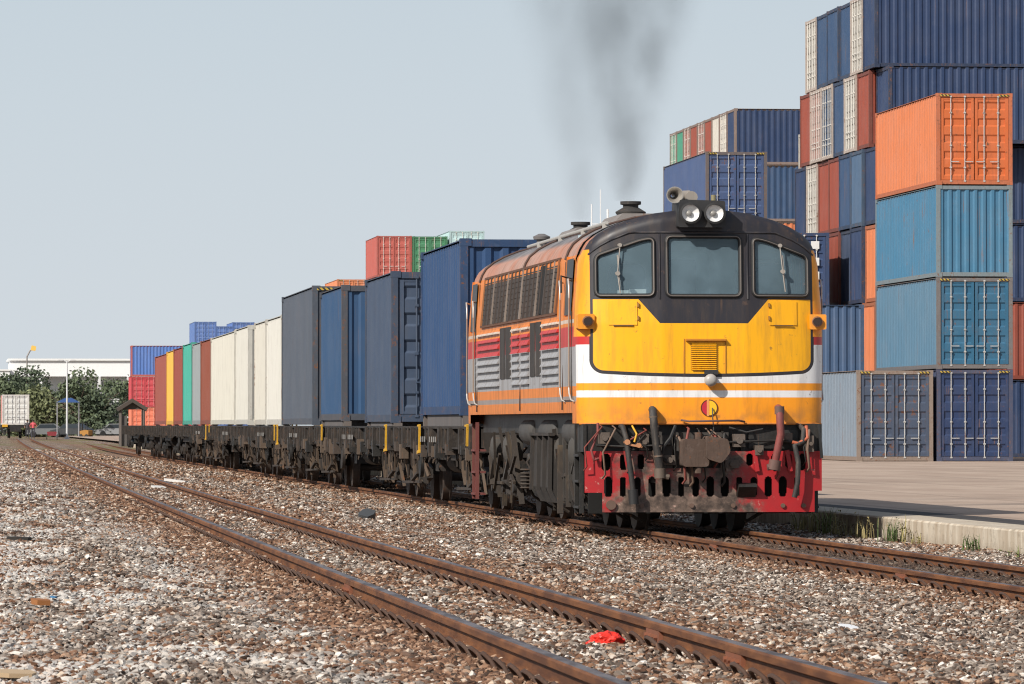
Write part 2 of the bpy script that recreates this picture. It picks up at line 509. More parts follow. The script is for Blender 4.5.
def build_loco():
    L = empty('diesel_locomotive', (LOCO_X, LOCO_Y, RAIL_T))
    L.scale = (1.03, 1, 1)
    tag(L, 'orange and yellow diesel locomotive with black windscreen surround pulling the container train', 'locomotive')
    nose_mesh(True).build('cab', LIV, L, smooth=35)
    nb = nose_mesh(False)
    nb.v = [(x, LEN - y, z) for x, y, z in nb.v]
    nb.build('rear_cab', LIV, L, smooth=35)
    # hull
    prof = [(-hw(z), z) for z in (1.46,1.6,1.79,2.28,2.53,2.75,3.0,3.3)] + [(-x, z) for x, z in reversed(ROOF[1:])] + [(0, ROOF[0][1])]
    prof += [(-x, z) for x, z in reversed(prof[:-1])]
    b = MB(); ys = [.78] + [.78 + (LEN-1.56)*i/12 for i in range(1, 13)]
    n = len(prof)
    for y in ys: b.v += [(x, y, z) for x, z in prof]
    for i in range(len(ys)-1):
        for k in range(n-1): b.f.append((i*n+k, i*n+k+1, (i+1)*n+k+1, (i+1)*n+k))
        b.f.append((i*n+n-1, i*n, (i+1)*n, (i+1)*n+n-1))
    b.build('hull', LIV, L, smooth=25)
    S = MB()      # darker ribs across the roof and down the sides
    for y in (1.75, 6.6, LEN-1.8):
        S.cut()
        pts = [(x*1.006, y, z+.006) for x, z in prof if z > 3.3]
        S.tube(pts, .022, 5)
        for s in (-1, 1): S.bar((s*1.452, y, 3.36), (s*1.503, y, 1.5), .02, .02)
    S.pieces('roof_rib', paint((.06,.03,.022), .6), L, smooth=40)
    # side grilles
    gy0, gy1 = 2.5, LEN-2.5
    for s in (-1, 1):
        vb = MB()
        z0, z1 = 2.745, 3.41
        n = 9
        for i in range(n):        # shallow horizontal louvre steps in one sheet
            za = z0 + (z1-z0)*i/n; zb = z0 + (z1-z0)*(i+1)/n
            vb.v += [(s*(hw(za)+.012), gy0, za), (s*(hw(za)+.012), gy1, za), (s*(hw(zb)+.006), gy0, zb-.004), (s*(hw(zb)+.006), gy1, zb-.004)]
        for i in range(n):
            vb.f.append((4*i, 4*i+1, 4*i+3, 4*i+2))
            if i < n-1: vb.f.append((4*i+2, 4*i+3, 4*i+5, 4*i+4))
        g = vb.build('side_grille', paint((.040,.031,.027), .7, .7, .35, gcol=(.10,.07,.055)), L)
        k = 0; y = gy0; gr = random.Random(4)
        while y < gy1 + .01:
            fr_ = MB(); wd = .035 if k % 3 else .07
            fr_.bar((s*(hw(2.74)+.020), y, 2.74), (s*(hw(3.41)+.020), y, 3.41), .03, wd)
            fr_.build('grille_bar', paint((.24,.19,.16), .6, .6, .3) if k % 4 == 1 else (paint((.30,.11,.03), .6, .6, .3) if k in (0,) or abs(y-gy1) < .1 else paint((.055,.04,.035), .7, .5, .4)), g)
            y += (gy1-gy0)/20; k += 1
        ob = MB()
        ob.bar((s*(hw(2.73)+.012), gy0-.08, 2.725), (s*(hw(2.73)+.012), gy1+.08, 2.725), .03, .03)
        ob.bar((s*(hw(3.42)+.012), gy0-.08, 3.425), (s*(hw(3.42)+.012), gy1+.08, 3.425), .03, .03)
        for yy in (gy0-.08, gy1+.08): ob.bar((s*(hw(2.73)+.012), yy, 2.72), (s*(hw(3.42)+.012), yy, 3.43), .03, .03)
        ob.build('grille_frame', paint((.12,.05,.025), .6, .6, .3), g)
        dkp = MB(); dkp.add([(s*(hw(2.76)+.022), 4.0, 2.76), (s*(hw(2.76)+.022), 4.55, 2.76), (s*(hw(3.39)+.022), 4.55, 3.39), (s*(hw(3.39)+.022), 4.0, 3.39)], [(0,1,2,3)])
        dkp.build('dark_panel', plain((.008,.007,.007), .9), g)  # flat black panel on the grille, standing in for a dark opening
    # lower horizontal louvres (carry the livery)
    lv = MB(); dk = MB()
    for s in (-1, 1):
        for a, c in ((2.2,4.0),(5.5,6.5),(6.7,7.6),(9.25,LEN-1.9)):
            lv.cut()
            for i in range(8):
                z = 1.86 + .105*i
                if z > 2.66: break
                x = hw(z)
                lv.prism([(x*s-s*.01, z), (x*s+s*.032, z-.008), (x*s+s*.032, z+.004), (x*s-s*.01, z+.075)], 'y', a, c)
        for a, c in ((4.1,5.4),(7.7,9.15)):
            for q in range(2):
                dk.cut(); y0 = a + (c-a)*q/2 + .06; y1 = a + (c-a)*(q+1)/2 - .06
                dk.box(s*1.485 if s > 0 else -1.508, s*1.485 if s < 0 else 1.508, y0, y1, 1.95, 2.66)
    lv.pieces('side_louvre', LIV, L)
    dk.pieces('side_vent', paint((.03,.026,.025), .7, .5, .4), L)
    # doors, their windows and handrails
    for yb in (.85, LEN-1.55):
        for s in (-1, 1):
            d = MB(); x = s*1.497
            for (z0, z1) in ((1.62, 2.66),):
                d.box(min(x, x+s*.02), max(x, x+s*.02), yb, yb+.68, z0, z1)
            d.bar((s*1.49, yb+.70, 2.66), (s*1.448, yb+.70, 3.42), .04, .04)
            dd = d.build('cab_door', LIV, L)
            w = MB(); w.add([(s*1.507, yb-.02, 2.68), (s*1.507, yb+.66, 2.68), (s*1.467, yb+.66, 3.38), (s*1.467, yb-.02, 3.38)], [(0,1,2,3)])
            w.build('door_window', paint((.02,.018,.018), .35, .3, .1), dd)
            seam = MB()
            for yy in (yb-.03, yb+.71): seam.cut(); seam.bar((s*1.50, yy, 1.6), (s*1.50, yy, 2.72), .012, .02)
            seam.pieces('door_seam', BLACK, dd)
            for yy in (yb-.12, yb+.82):
                h = MB()
                h.tube([(s*1.54, yy, 2.90), (s*1.54, yy, 2.4), (s*1.54, yy, 1.75)], .010, 6)
                hr = h.build('handrail', paint((.30,.22,.17), .5, .5), L, smooth=60)
                h = MB(); h.tube([(s*1.48, yy+.18, 3.10), (s*1.54, yy+.08, 3.12), (s*1.54, yy, 3.02), (s*1.54, yy, 2.88)], .011, 6)
                h.build('rail_bracket', plain((.55,.53,.5), .4, .3), hr, smooth=60)
                h = MB(); h.tube([(s*1.54, yy, 1.77), (s*1.54, yy-.04, 1.70), (s*1.53, yy-.14, 1.62), (s*1.50, yy-.22, 1.60)], .011, 6)
                h.build('rail_bracket', plain((.55,.53,.5), .4, .3), hr, smooth=60)
    mr = MB(); mr.tube([(-1.46,1.0,3.12), (-1.62,.85,3.16), (-1.62,.85,2.95)], .012)
    mr.build('mirror_arm', BLACK, L)
    # ---- front face pieces
    def S_(x, z, o=0.0): return (x, ynose(x, z) - o, z)
    for wi, w in enumerate(WINS):
        rp = rounded(w, .07)
        # subdivide the polygon edge for the frame tube
        pts = []
        for i in range(len(rp)):
            p, q = Vector(rp[i-1]), Vector(rp[i])
            k = max(1, int((q-p).length/.06))
            for j in range(k): pts.append(tuple(p + (q-p)*j/k))
        fr = MB(); fr.tube([S_(x, z, .006) for x, z in pts + pts[:2]], .027, 7)
        f = fr.build('window_frame', RUBBER, L, smooth=60)
        f2 = MB(); f2.tube([S_(x, z, .026) for x, z in pts + pts[:2]], .008, 5)
        f2.build('window_seal', paint((.20,.17,.15), .5), f, smooth=60)
        g = MB(); xs0, xs1 = min(p[0] for p in w), max(p[0] for p in w)
        N = 14; M_ = 10
        zb = 2.895
        def ztop(x):
            if wi == 1: return 3.63
            return 3.61 if abs(x) < .70 else 3.60 - (abs(x)-.70)/(.58)*.21
        for i in range(N+1):
            x = xs0 + (xs1-xs0)*i/N
            for j in range(M_+1):
                z = zb + (ztop(x)-zb)*j/M_
                g.v.append(S_(x, z, -.012))
        for i in range(N):
            for j in range(M_): g.f.append((i*(M_+1)+j, (i+1)*(M_+1)+j, (i+1)*(M_+1)+j+1, i*(M_+1)+j+1))
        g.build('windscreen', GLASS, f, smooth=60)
    # cab interior
    it = MB()
    it.box(-1.3, 1.3, 1.75, 1.8, 1.4, 3.7)
    bk = it.build('bulkhead', plain((.46,.60,.66), .6), L)
    it = MB(); it.prism(rounded([(-.36,1.5),(.30,1.5),(.30,3.5),(-.36,3.5)], .08), 'y', 1.70, 1.755); it.build('bulkhead_door', plain((.34,.48,.55), .5), bk)
    it = MB(); it.prism(rounded([(-.2,2.95),(.14,2.95),(.14,3.40),(-.2,3.40)], .05), 'y', 1.685, 1.705); it.build('door_pane', plain((.10,.16,.20), .3), bk)
    it = MB(); it.tube([(.62,1.6,2.7),(.62,1.6,3.2),(.72,1.6,3.36),(1.1,1.6,3.38),(1.2,1.6,3.25),(1.2,1.6,2.7)], .03, 7); it.build('curved_frame', plain((.62,.72,.76), .5), bk, smooth=60)  # pale curved frame behind the right window
    de = MB(); de.box(-.30, -.05, 1.72, 1.745, 3.0, 3.12); de.cut(); de.box(-.22, -.12, 1.72, 1.745, 3.3, 3.42)
    de.pieces('cab_equipment', plain((.05,.09,.12), .6), L)
    cs = MB(); cs.prism([(.35,2.6),(.35,2.86),(.75,2.9),(.85,2.6)], 'x', -1.2, -.1); cs.build('console', plain((.14,.17,.17), .6), L)
    pp = MB(); pp.box(-.86, -.66, .28, .33, 2.9, 2.985); pp.box(-1.0, -.87, .30, .35, 2.9, 2.97); pp.build('paper', WHITE, L)
    for sx in (1.0, -.8):
        se = MB()
        se.prism(rounded([(-.24,2.5),(.24,2.5),(.22,3.32),(-.22,3.32)], .14), 'y', 1.0, 1.1)
        se.box(-.24,.24,.6,1.1,2.42,2.52)
        se.v = [(x+sx, y, z) for x, y, z in se.v]
        se.build('driver_seat', plain((.18,.24,.27), .7), L)
    for s, pts in ((-1, [(-1.0,3.50),(-1.03,3.17),(-1.0,2.93)]), (1, [(.93,3.50),(.96,3.2),(.99,2.95)])):
        w = MB(); w.tube([S_(x, z, .05) for x, z in pts], .008, 5)
        w.cyl(S_(pts[1][0], pts[1][1], .03), S_(pts[1][0], pts[1][1], .075), .028, n=10)
        w.cyl(S_(pts[0][0], pts[0][1]+.02, 0), S_(pts[0][0], pts[0][1]+.02, .07), .025, n=8)
        k = pts[2]
        w.bar(S_(pts[1][0], 3.4, .035), S_(k[0], 2.97, .035), .012, .02)
        w.build('windscreen_wiper', paint((.33,.30,.27), .4, .2), L, smooth=50)
    # brow lip above the windows, pillar creases
    br = MB()
    xs = [-1.36 + 2.72*i/40 for i in range(41)]
    lip = [S_(x, min(3.68, zroof(x)-.165), .004) for x in xs]
    br.tube(lip, .012, 6)
    for s in (-1, 1):
        br.tube([S_(s*.53, z, .0) for z in (2.86,3.1,3.4,3.66)], .014, 6)
    br.build('brow_lip', paint((.028,.026,.032), .45, .3), L, smooth=60)
    pb = MB(); 
    zs = [2.0 + .9*i/8 for i in range(9)]
    # headlights
    hb = MB(); hb.prism(rounded([(-.335,3.735),(.24,3.735),(.235,4.06),(-.315,4.075)], .03), 'y', -.14, .5)
    h = hb.build('headlight_box', BLACK, L, smooth=30)
    for x in (-.19, .10):
        a = MB(); a.lathe([(.118,-.145),(.132,-.215),(.106,-.220),(.104,-.20)], (x, 0, 3.905), 'y', 24); a.f = a.f[:-2]
        hl = a.build('headlight', RUBBER, L, smooth=40)
        r = MB(); r.lathe([(.02,-.145),(.07,-.158),(.105,-.186),(.112,-.19)], (x,0,3.905), 'y', 24)
        r.f = r.f[:-2]
        r.build('reflector', plain((.92,.92,.92), .45, .1), hl, smooth=60)
        bl = MB(); bl.lathe([(.002,-.195),(.03,-.19),(.038,-.17),(.03,-.14)], (x-.015,0,3.905), 'y', 12)
        bl.build('bulb', plain((.30,.29,.27), .15), hl, smooth=60)
        gm = MB(); gm.lathe([(.11,-.192),(.09,-.202),(.05,-.208),(.001,-.21)], (x,0,3.905), 'y', 24); gm.f = gm.f[:-2]
        gl = bpy.data.materials.get('lamp_glass')
        if not gl:
            gl = glass_mat((.9,.9,.9), .06); gl.name = 'lamp_glass'
            gl.node_tree.nodes['Transparent BSDF'].inputs[0].default_value = (.95,.95,.95,1)
        gm.build('lens', gl, hl, smooth=60)
    hn = MB(); hn.lathe([(.03,.35),(.035,.1),(.05,0),(.07,-.08),(.098,-.125),(.103,-.135),(.092,-.135),(.06,-.09),(.04,0),(.025,.05)], (-.37,0,4.13), 'y', 20)
    hn.f = hn.f[:-2]
    ho = hn.build('horn', plain((.45,.42,.38), .4, .5), L, smooth=50)
    h2 = MB(); h2.cyl((-.30,.08,4.12), (-.16,.12,4.13), .07, n=14); h2.cyl((-.15,.0,4.11), (-.15,.25,4.11), .075, n=12)
    h2.build('horn_motor', paint((.28,.25,.22), .5, .5, .5), L, smooth=40)
    lens_mb = MB(); lens_mb.cyl((.12,.05,4.07),(.12,.05,4.14),.03,n=10); lens_mb.build('roof_beacon', plain((.25,.22,.12), .4), L, smooth=40)
    # marker lamps on the corners
    for s in (-1, 1):
        a = MB(); a.prism(rounded([(s*1.30,2.49),(s*1.50,2.49),(s*1.50,2.675),(s*1.30,2.675)][::s], .02), 'y', .14, .38)
        c = a.build('marker_lamp', paint((.80,.30,.015), .45, .4, .2), L)
        a = MB(); a.cyl((s*1.385,.145,2.585),(s*1.385,.10,2.585),.052,n=16); a.build('lens', plain((.035,.02,.015), .15), c, smooth=50)
        a = MB(); a.lathe([(.055,.13),(.066,.105),(.055,.1)],(s*1.385,0,2.585),'y',16); a.f=a.f[:-2]; a.build('lamp_ring', paint((.16,.06,.03), .5), c, smooth=50)
    # hatches, grille
    for s in (-1, 1):
        a = MB()
        x0, x1 = (s*.80, s*1.135)
        xa, xb = min(x0, x1), max(x0, x1)
        b0 = [S_(xa, 2.54, .012), S_(xb, 2.54, .012), S_(xb, 2.83, .012), S_(xa, 2.83, .012)]
        c0 = [S_(xa, 2.54, -.01), S_(xb, 2.54, -.01), S_(xb, 2.83, -.01), S_(xa, 2.83, -.01)]
        a.add(b0 + c0, [(0,1,2,3),(0,4,5,1),(1,5,6,2),(2,6,7,3),(3,7,4,0)])
        hatch = a.build('hatch', LIV, L)
        a = MB()
        for zz in (2.60, 2.76): a.cut(); a.bar(S_(s*.79, zz, .02), S_(s*.79, zz+.05, .02), .02, .02)
        a.pieces('hinge', paint((.30,.14,.02), .6), hatch)
        a = MB(); a.bar(S_(xa+.05, 2.535, .018), S_(xb-.05, 2.535, .018), .012, .012); a.build('latch', paint((.12,.06,.02), .6), hatch)
    a = MB()
    for i in range(14):
        z = 1.99 + .31*i/13
        a.prism([(-.005, z), (-.028, z-.002), (-.028, z+.006), (-.005, z+.016)], 'x', -.155, .145)
    a.build('nose_grille', LIV, L)
    a = MB(); a.box(-.16, .15, -.0045, -.002, 1.985, 2.315)
    a.build('grille_back', paint((.12,.05,.01), .6), L)
    a = MB(); a.prism([(0,2.335),(-.06,2.345),(-.06,2.36),(0,2.37)], 'x', -.22, .26)
    for x in (-.24, .26): a.bar((x, -.004, 1.95), (x, -.004, 2.37), .01, .01)
    a.build('grille_hood', paint((.45,.17,.01), .5, .5, .4), L)
    # lamp below the panel with its bracket
    a = MB(); a.lathe([(.02,.0),(.07,-.04),(.078,-.09),(.07,-.14),(.03,-.16)], (.065,0,1.86), 'y', 16)
    a.build('tail_lamp', plain((.40,.38,.36), .4), L, smooth=60)
    a = MB(); a.box(.0,.16,-.05,.0,1.93,1.985); a.bar((.08,-.03,1.95),(.075,-.1,1.9),.04,.03); a.build('lamp_bracket', BLACK, L)
    # round emblem, half red half yellow
    a = MB(); a.lathe([(.103,-.006),(.103,-.012)], (.06,0,1.52), 'y', 28)
    em, t, bb = new_mat('emblem')
    sp = t.node('ShaderNodeSeparateXYZ'); t.l.new(objcoord(t), sp.inputs[0])
    dx = t.m('SUBTRACT', sp.outputs[0], .06); dz = t.m('SUBTRACT', sp.outputs[2], 1.52)
    rr = t.m('SQRT', t.m('ADD', t.m('POWER', dx, 2.), t.m('POWER', dz, 2.)))
    c = t.mix(t.m('GREATER_THAN', dx, .0), (.50,.02,.04), (.85,.50,.02))
    c = t.mix(t.m('GREATER_THAN', rr, .090), c, (.10,.02,.01))
    c = t.mix(t.m('MULTIPLY', t.m('GREATER_THAN', dx, -.03), t.m('LESS_THAN', dx, -.005)), c, (.75,.30,.10))
    t.l.new(c, bb.inputs['Base Color'])
    a.build('emblem', em, L)
    a = MB(); a.tube([(.095,-.03,1.52),(.09,-.08,1.40),(.10,-.1,1.25),(.02,-.16,1.15)], .008, 5); a.build('chain', RUBBER, L)
    a = MB(); a.tube([(-.28,-.03,1.37),(-.2,-.12,1.355),(.1,-.16,1.36),(.4,-.12,1.365),(.48,-.03,1.35)], .014, 6)
    a.build('uncoupling_lever', paint((.10,.05,.04), .6), L, smooth=60)
    a = MB()
    a.tube([(x, ynose(x, 1.33)-.008, 1.325) for x in [-1.46+2.92*i/30 for i in range(31)]], .014, 5)
    a.build('skirt_edge', paint((.50,.17,.02), .6, .6, .6), L, smooth=60)
    # exhausts and roof kit
    for yy, x, zt in ((5.0, -.24, 4.27), (10.2, -.27, 4.2)):
        a = MB(); a.lathe([(.13,3.90),(.12,zt-.20),(.19,zt-.17),(.20,zt-.14),(.10,zt-.08),(.10,zt-.05),(.135,zt-.04),(.135,zt)], (x, yy, 0), 'z', 16)
        a.build('exhaust_stack', paint((.03,.028,.027), .8, .4), L, smooth=35)
    a = MB(); a.tube([(-1.02, y, zroof(1.02)+.05) for y in (1.2,2.2,4,6,8,10)], .022, 6)
    for y in (1.3, 3.5, 6, 8.5): a.box(-1.06,-.98,y,y+.05,3.76,3.83)
    a.build('roof_conduit', plain((.5,.48,.45), .5, .3), L, smooth=60)
    a = MB()
    for y in (2.4, 7.2): a.cut(); a.prism([(-.75,3.86),(.75,3.86),(.6,4.03),(-.6,4.03)], 'y', y+.6, y+2.4)
    a.pieces('roof_hatch', paint((.20,.18,.17), .6, .5, .4), L)
    a = MB(); a.cyl((-.9,9.4,3.80),(-.9,9.4,3.93),.07,n=12); a.lathe([(.11,3.92),(.12,3.96),(.04,4.0)],(-.9,9.4,0),'z',14)
    a.build('roof_ventilator', plain((.16,.15,.15), .6), L, smooth=50)
    # ---- buffer beam, pilot
    a = MB(); a.box(-1.40, 1.40, .14, .30, .98, 1.325); a.box(-1.44,-1.40,.12,.7,.98,1.32); a.box(1.40,1.44,.12,.7,.98,1.32)
    a.build('buffer_beam', GREASE, L)
    # pilot plate with slots: grid of cells
    low = [(-1.15 + .175*i, .425, .68) for i in range(14)]
    up = [(-1.185,.75,.96), (-1.17,.75,.96), (-.97,.75,.96), (-.955,.75,.96), (-.76,.76,.96), (-.55,.78,.97), (.86,.74,.97), (1.19,.74,.97), (1.02,.78,.96), (.55,.80,.97)]
    out = [(-1.43,.99),(1.43,.99),(1.43,.50),(1.345,.50),(1.345,.245),(-1.215,.245),(-1.215,.48),(-1.43,.48)]
    a = MB(); c = .02
    nx, nz = 288, 76
    vid = {}
    def vv(i, j):
        if (i, j) not in vid:
            x = -1.44 + i*.01; z = .24 + j*.01
            vid[(i, j)] = len(a.v); a.v.append((x, .02 + .16*max(0, abs(x)-.9)**2, z))
        return vid[(i, j)]
    for i in range(nx):
        for j in range(nz):
            x = -1.44 + (i+.5)*.01; z = .24 + (j+.5)*.01
            if not inpoly((x, z), out): continue
            hole = False
            for hx, z0, z1 in low + up:
                dx = abs(x-hx-.045*0)
                zz = max(z0+.045, min(z1-.045, z))
                if dx*dx + (z-zz)**2 < (.042 + .004*math.sin(hx*9))**2: hole = True
            if -.42 < x < .2 and z > .78: hole = True
            if hole: continue
            a.f.append((vv(i, j), vv(i+1, j), vv(i+1, j+1), vv(i, j+1)))
    pm, t, bb = new_mat('pilot_red')
    co = objcoord(t); sp = t.node('ShaderNodeSeparateXYZ'); t.l.new(co, sp.inputs[0])
    nz_ = t.noise(co, 3.0, 6, .7)
    side_ = t.step(t.m('ABSOLUTE', t.m('ADD', sp.outputs[0], .25)), .5, 1.25)
    dirt = t.step(t.m('ADD', nz_, t.m('ADD', t.m('MULTIPLY', side_, -.42), t.m('MULTIPLY', t.step(sp.outputs[2], .75, .30), .14))), .33, .56)
    c_ = t.mix(t.noise(co, 8, 4), (.44,.008,.014), (.30,.02,.022))
    c_ = t.mix(dirt, c_, t.mix(t.step(t.noise(co, 5, 6, .7), .35, .65), (.045,.032,.026), (.20,.14,.11)))
    c_ = t.mix(t.m('MULTIPLY', t.step(t.noise(co, 10, 6, .7), .62, .68), .6), c_, (.55,.36,.3))
    t.l.new(c_, bb.inputs['Base Color']); bb.inputs['Roughness'].default_value = .5
    p = link('pilot', a.mesh('pilot'), pm, L)
    so = p.modifiers.new('thick', 'SOLIDIFY'); so.thickness = .02
    a = MB()
    for x in (-1.1,-.75,-.15,.35,.95,1.2): a.cut(); a.cyl((x, .02, .32), (x, -.005, .32), .028, n=8)
    a.cut(); a.cyl((-1.12,.03,.33),(-1.12,-.01,.33),.06,n=12)
    a.pieces('bolt', paint((.12,.07,.05), .6), p)
    a = MB(); a.box(-1.35,1.35,.35,.4,.22,.95); a.build('pilot_shade', plain((.006,.006,.006), .9), L)  # black sheet added behind the slots in place of shade
    # coupler
    a = MB(); a.box(-.50,-.38,-.0,.3,.78,1.18); a.box(-.36,.30,.05,.3,.76,1.22); a.box(-.62,-.5,.08,.2,.6,1.24)
    cp = a.build('draft_gear', paint((.05,.044,.04), .8, .6, .5, gcol=(.09,.07,.055), scale=3), L)
    a = MB(); a.prism(rounded([(-.30,.80),(.02,.80),(.02,1.14),(-.30,1.14)], .05), 'y', -.28, .1)
    a.prism(rounded([(-.02,.90),(.16,.84),(.27,.98),(.24,1.14),(-.02,1.18)], .04), 'y', -.34, -.02)
    a.cyl((-.10,-.22,.72),(-.10,-.22,1.22),.045,n=12)
    a.build('coupler_head', paint((.085,.055,.042), .85, .7, .8, gcol=(.035,.03,.026), scale=4), cp, smooth=30)
    a = MB(); a.box(.45,.5,.06,.12,.8,1.2); a.cut(); a.box(-.9,-.6,.10,.13,1.0,1.28); a.cut(); a.box(.55,1.15,.10,.13,1.02,1.25); a.cut()
    a.prism([(.02,.42),(-.12,.55),(-.12,.58),(.02,.60)],'x',.4,.62)
    a.pieces('beam_bracket', GREASE, L)
    # hoses
    def hose(pts, r, m, name='brake_hose'):
        q = []
        for i in range(len(pts)-1):
            for k in range(4):
                s_ = k/4; q.append(tuple(Vector(pts[i]).lerp(Vector(pts[i+1]), s_)))
        q.append(pts[-1])
        hb_ = MB(); hb_.tube(q, r, 10)
        o = hb_.build(name, m, L, smooth=60)
        return o
    hdark = paint((.028,.025,.024), .6, .5, .2, scale=3); hred = paint((.20,.045,.04), .6, .5, .3, scale=3)
    o = hose([(-.62,.05,1.50),(-.63,-.10,1.49),(-.63,-.15,1.38),(-.60,-.15,1.1),(-.56,-.13,.85),(-.55,-.11,.72)], .048, hdark)
    a = MB(); a.cyl((-.55,-.11,.78),(-.545,-.11,.66),.07,n=12); a.cyl((-.545,-.11,.70),(-.44,-.11,.67),.035,n=8)
    a.build('hose_end', paint((.12,.09,.07), .6, .5, .5), o, smooth=40); a = MB()
    for z in (1.42,1.3,1.18,1.06,.94): a.cut(); a.cyl((-.63+(1.42-z)*.13,-.135,z),(-.628+(1.42-z)*.13,-.135,z-.02),.055,n=12)
    a.pieces('hose_ring', paint((.12,.09,.07), .6, .5, .5), o, smooth=40)
    o = hose([(.90,.05,1.52),(.89,-.10,1.51),(.89,-.14,1.42),(.90,-.15,1.2),(.86,-.15,1.0),(.83,-.12,.82)], .046, hred)
    a = MB(); a.cyl((.84,-.125,.88),(.82,-.12,.76),.075,n=12); a.cyl((.82,-.12,.80),(.74,-.12,.79),.04,n=8)
    a.cut(); a.cyl((.89,-.11,1.54),(.89,-.11,1.44),.058,n=12)
    a.pieces('hose_coupling', paint((.13,.07,.06), .6, .5, .5), o, smooth=40)
    hose([(-.99,.12,1.30),(-.98,-.02,1.28),(-.95,-.08,1.15),(-.92,-.1,.9),(-.88,-.1,.6),(-.86,-.1,.40)], .034, hdark, 'air_hose')
    a = MB(); a.cyl((-.87,-.1,.52),(-.86,-.1,.34),.06,n=10); a.build('hose_coupling', RUBBER, L, smooth=40)
    hose([(1.17,.12,1.30),(1.20,-.02,1.25),(1.18,-.06,1.1),(1.08,-.08,1.06),(1.12,-.1,.85),(1.11,-.1,.6),(1.07,-.1,.42)], .032, hdark, 'air_hose')
    hose([(1.23,-.01,1.3),(1.24,-.05,1.15),(1.12,-.08,1.08),(1.05,-.08,1.10)], .022, paint((.45,.10,.04), .5, .4), 'air_pipe')
    hose([(-1.27,.08,1.33),(-1.28,-.01,1.22),(-1.36,-.03,1.0),(-1.33,-.03,.88),(-1.27,-.01,.90)], .015, hred, 'air_pipe')
    hose([(-.86,.05,1.30),(-.82,-.06,1.2),(-.85,-.07,1.1)], .012, YEL, 'yellow_strap')
    a = MB(); a.cyl((-.94,-.02,1.10),(-.94,-.13,1.10),.035,n=10); a.cyl((-.80,-.02,1.06),(-.80,-.12,1.06),.03,n=10); a.bar((-.96,-.1,1.08),(-.76,-.1,1.04),.025)
    a.build('angle_cock', paint((.5,.22,.10), .5, .5, .5), L, smooth=40)
    a = MB(); a.tube([(-.35,-.02,1.3),(-.42,-.1,1.15),(-.5,-.1,1.05),(-.52,-.08,.92),(-.45,-.05,.85)], .02, 6)
    a.cut(); a.tube([(.3,0,1.28),(.5,-.06,1.22),(.7,-.05,1.26)], .014, 6)
    a.cut(); a.tube([(1.38,.0,1.32),(1.40,-.02,1.1),(1.42,.0,.9)], .018, 6)
    a.pieces('control_cable', RUBBER, L, smooth=50)
    cr = random.Random(12)
    for i in range(16):
        x = cr.uniform(-1.3, 1.25); x2 = x + cr.uniform(-.22, .22)
        z0 = cr.uniform(1.18, 1.33); z2 = cr.uniform(.55, .95)
        c_ = MB(); c_.tube([(x,.10,z0),(x+.02,-.04,z0-.03),(x2,-.07,(z0+z2)/2),(x2+.03,-.05,z2+.05),(x2,.0,z2)], cr.choice((.009,.012,.016)), 6)
        c_.build('air_pipe', [GREASE, paint((.16,.10,.07), .7, .6, .6, scale=3), paint((.20,.04,.03), .6, .5, .4, scale=3)][i % 3], L, smooth=60)
    for x, z, w_, h_ in ((-1.2,1.15,.12,.14),(-.72,1.1,.1,.2),(.42,1.12,.14,.16),(.66,1.0,.1,.12),(.98,1.16,.16,.1),(1.28,1.08,.08,.2),(-.42,.88,.14,.12),(.33,.83,.16,.1)):
        c_ = MB(); c_.box(x-w_/2, x+w_/2, -.03, .14, z-h_/2, z+h_/2); c_.cyl((x,-.03,z),(x,-.07,z),min(w_,h_)*.3,n=10)
        c_.build('valve', paint((.11,.085,.07), .7, .6, .6, scale=4), L)
    for x in (-.95,-.6,-.2,.25,.6,1.0):
        c_ = MB(); c_.bar((x,.0,1.0),(x+.04,-.01,.74),.05,.03); c_.build('pilot_bar', pm, L)
    c_ = MB(); c_.tube([(-1.3,-.03,1.06),(-.9,-.05,1.04),(-.4,-.04,1.07)], .016, 6); c_.build('air_pipe', GREASE, L, smooth=60)
    c_ = MB(); c_.tube([(.3,-.03,1.10),(.8,-.05,1.12),(1.3,-.03,1.09)], .016, 6); c_.build('air_pipe', GREASE, L, smooth=60)
    # ---- underframe
    a = MB(); a.box(-1.3,1.3,.75,LEN-.75,1.2,1.46); a.box(-.9,.9,.5,LEN-.5,.9,1.2); a.build('underframe', GREASE, L)
    rs = rnd
    for s in (-1, 1):
        a = MB()          # fuel tank with plates and straps
        x0, x1 = sorted((s*.9, s*1.42))
        a.prism([(s*.9,1.18),(s*1.42,1.18),(s*1.44,.5),(s*1.34,.30),(s*.9,.28)], 'y', 3.5, 5.6)
        for y in (3.5, 4.15, 4.8, 5.58):
            a.bar((s*1.45,y,1.2),(s*1.46,y,.45),.05,.04)
        a.box(min(s*1.40,s*1.48), max(s*1.40,s*1.48), 3.45, 5.65, 1.17, 1.21)
        a.build('fuel_tank', DUSTY, L)
        a = MB()
        a.prism([(s*.8,.95),(s*1.33,.95),(s*1.33,.36),(s*1.25,.26),(s*.8,.26)], 'y', 1.0, 3.3)
        for y in (1.0,1.6,2.2,2.8,3.25): a.bar((s*1.35,y,1.2),(s*1.35,y,.34),.04,.05)
        a.build('battery_box', paint((.032,.028,.025), .75, .55, .3, gcol=(.10,.075,.055), scale=2), L)
        a = MB()
        for y0, y1 in ((1.6, 3.0), (4.0, 5.6), (6.6, 8.0)):
            a.cut()
            a.lathe([(.02,y0),(.16,y0+.02),(.20,y0+.08),(.20,y1-.08),(.16,y1-.02),(.02,y1)], (s*1.18,0,1.22), 'y', 18)
        a.pieces('air_reservoir', paint((.055,.052,.05), .6, .5, .3, scale=2), L, smooth=40)
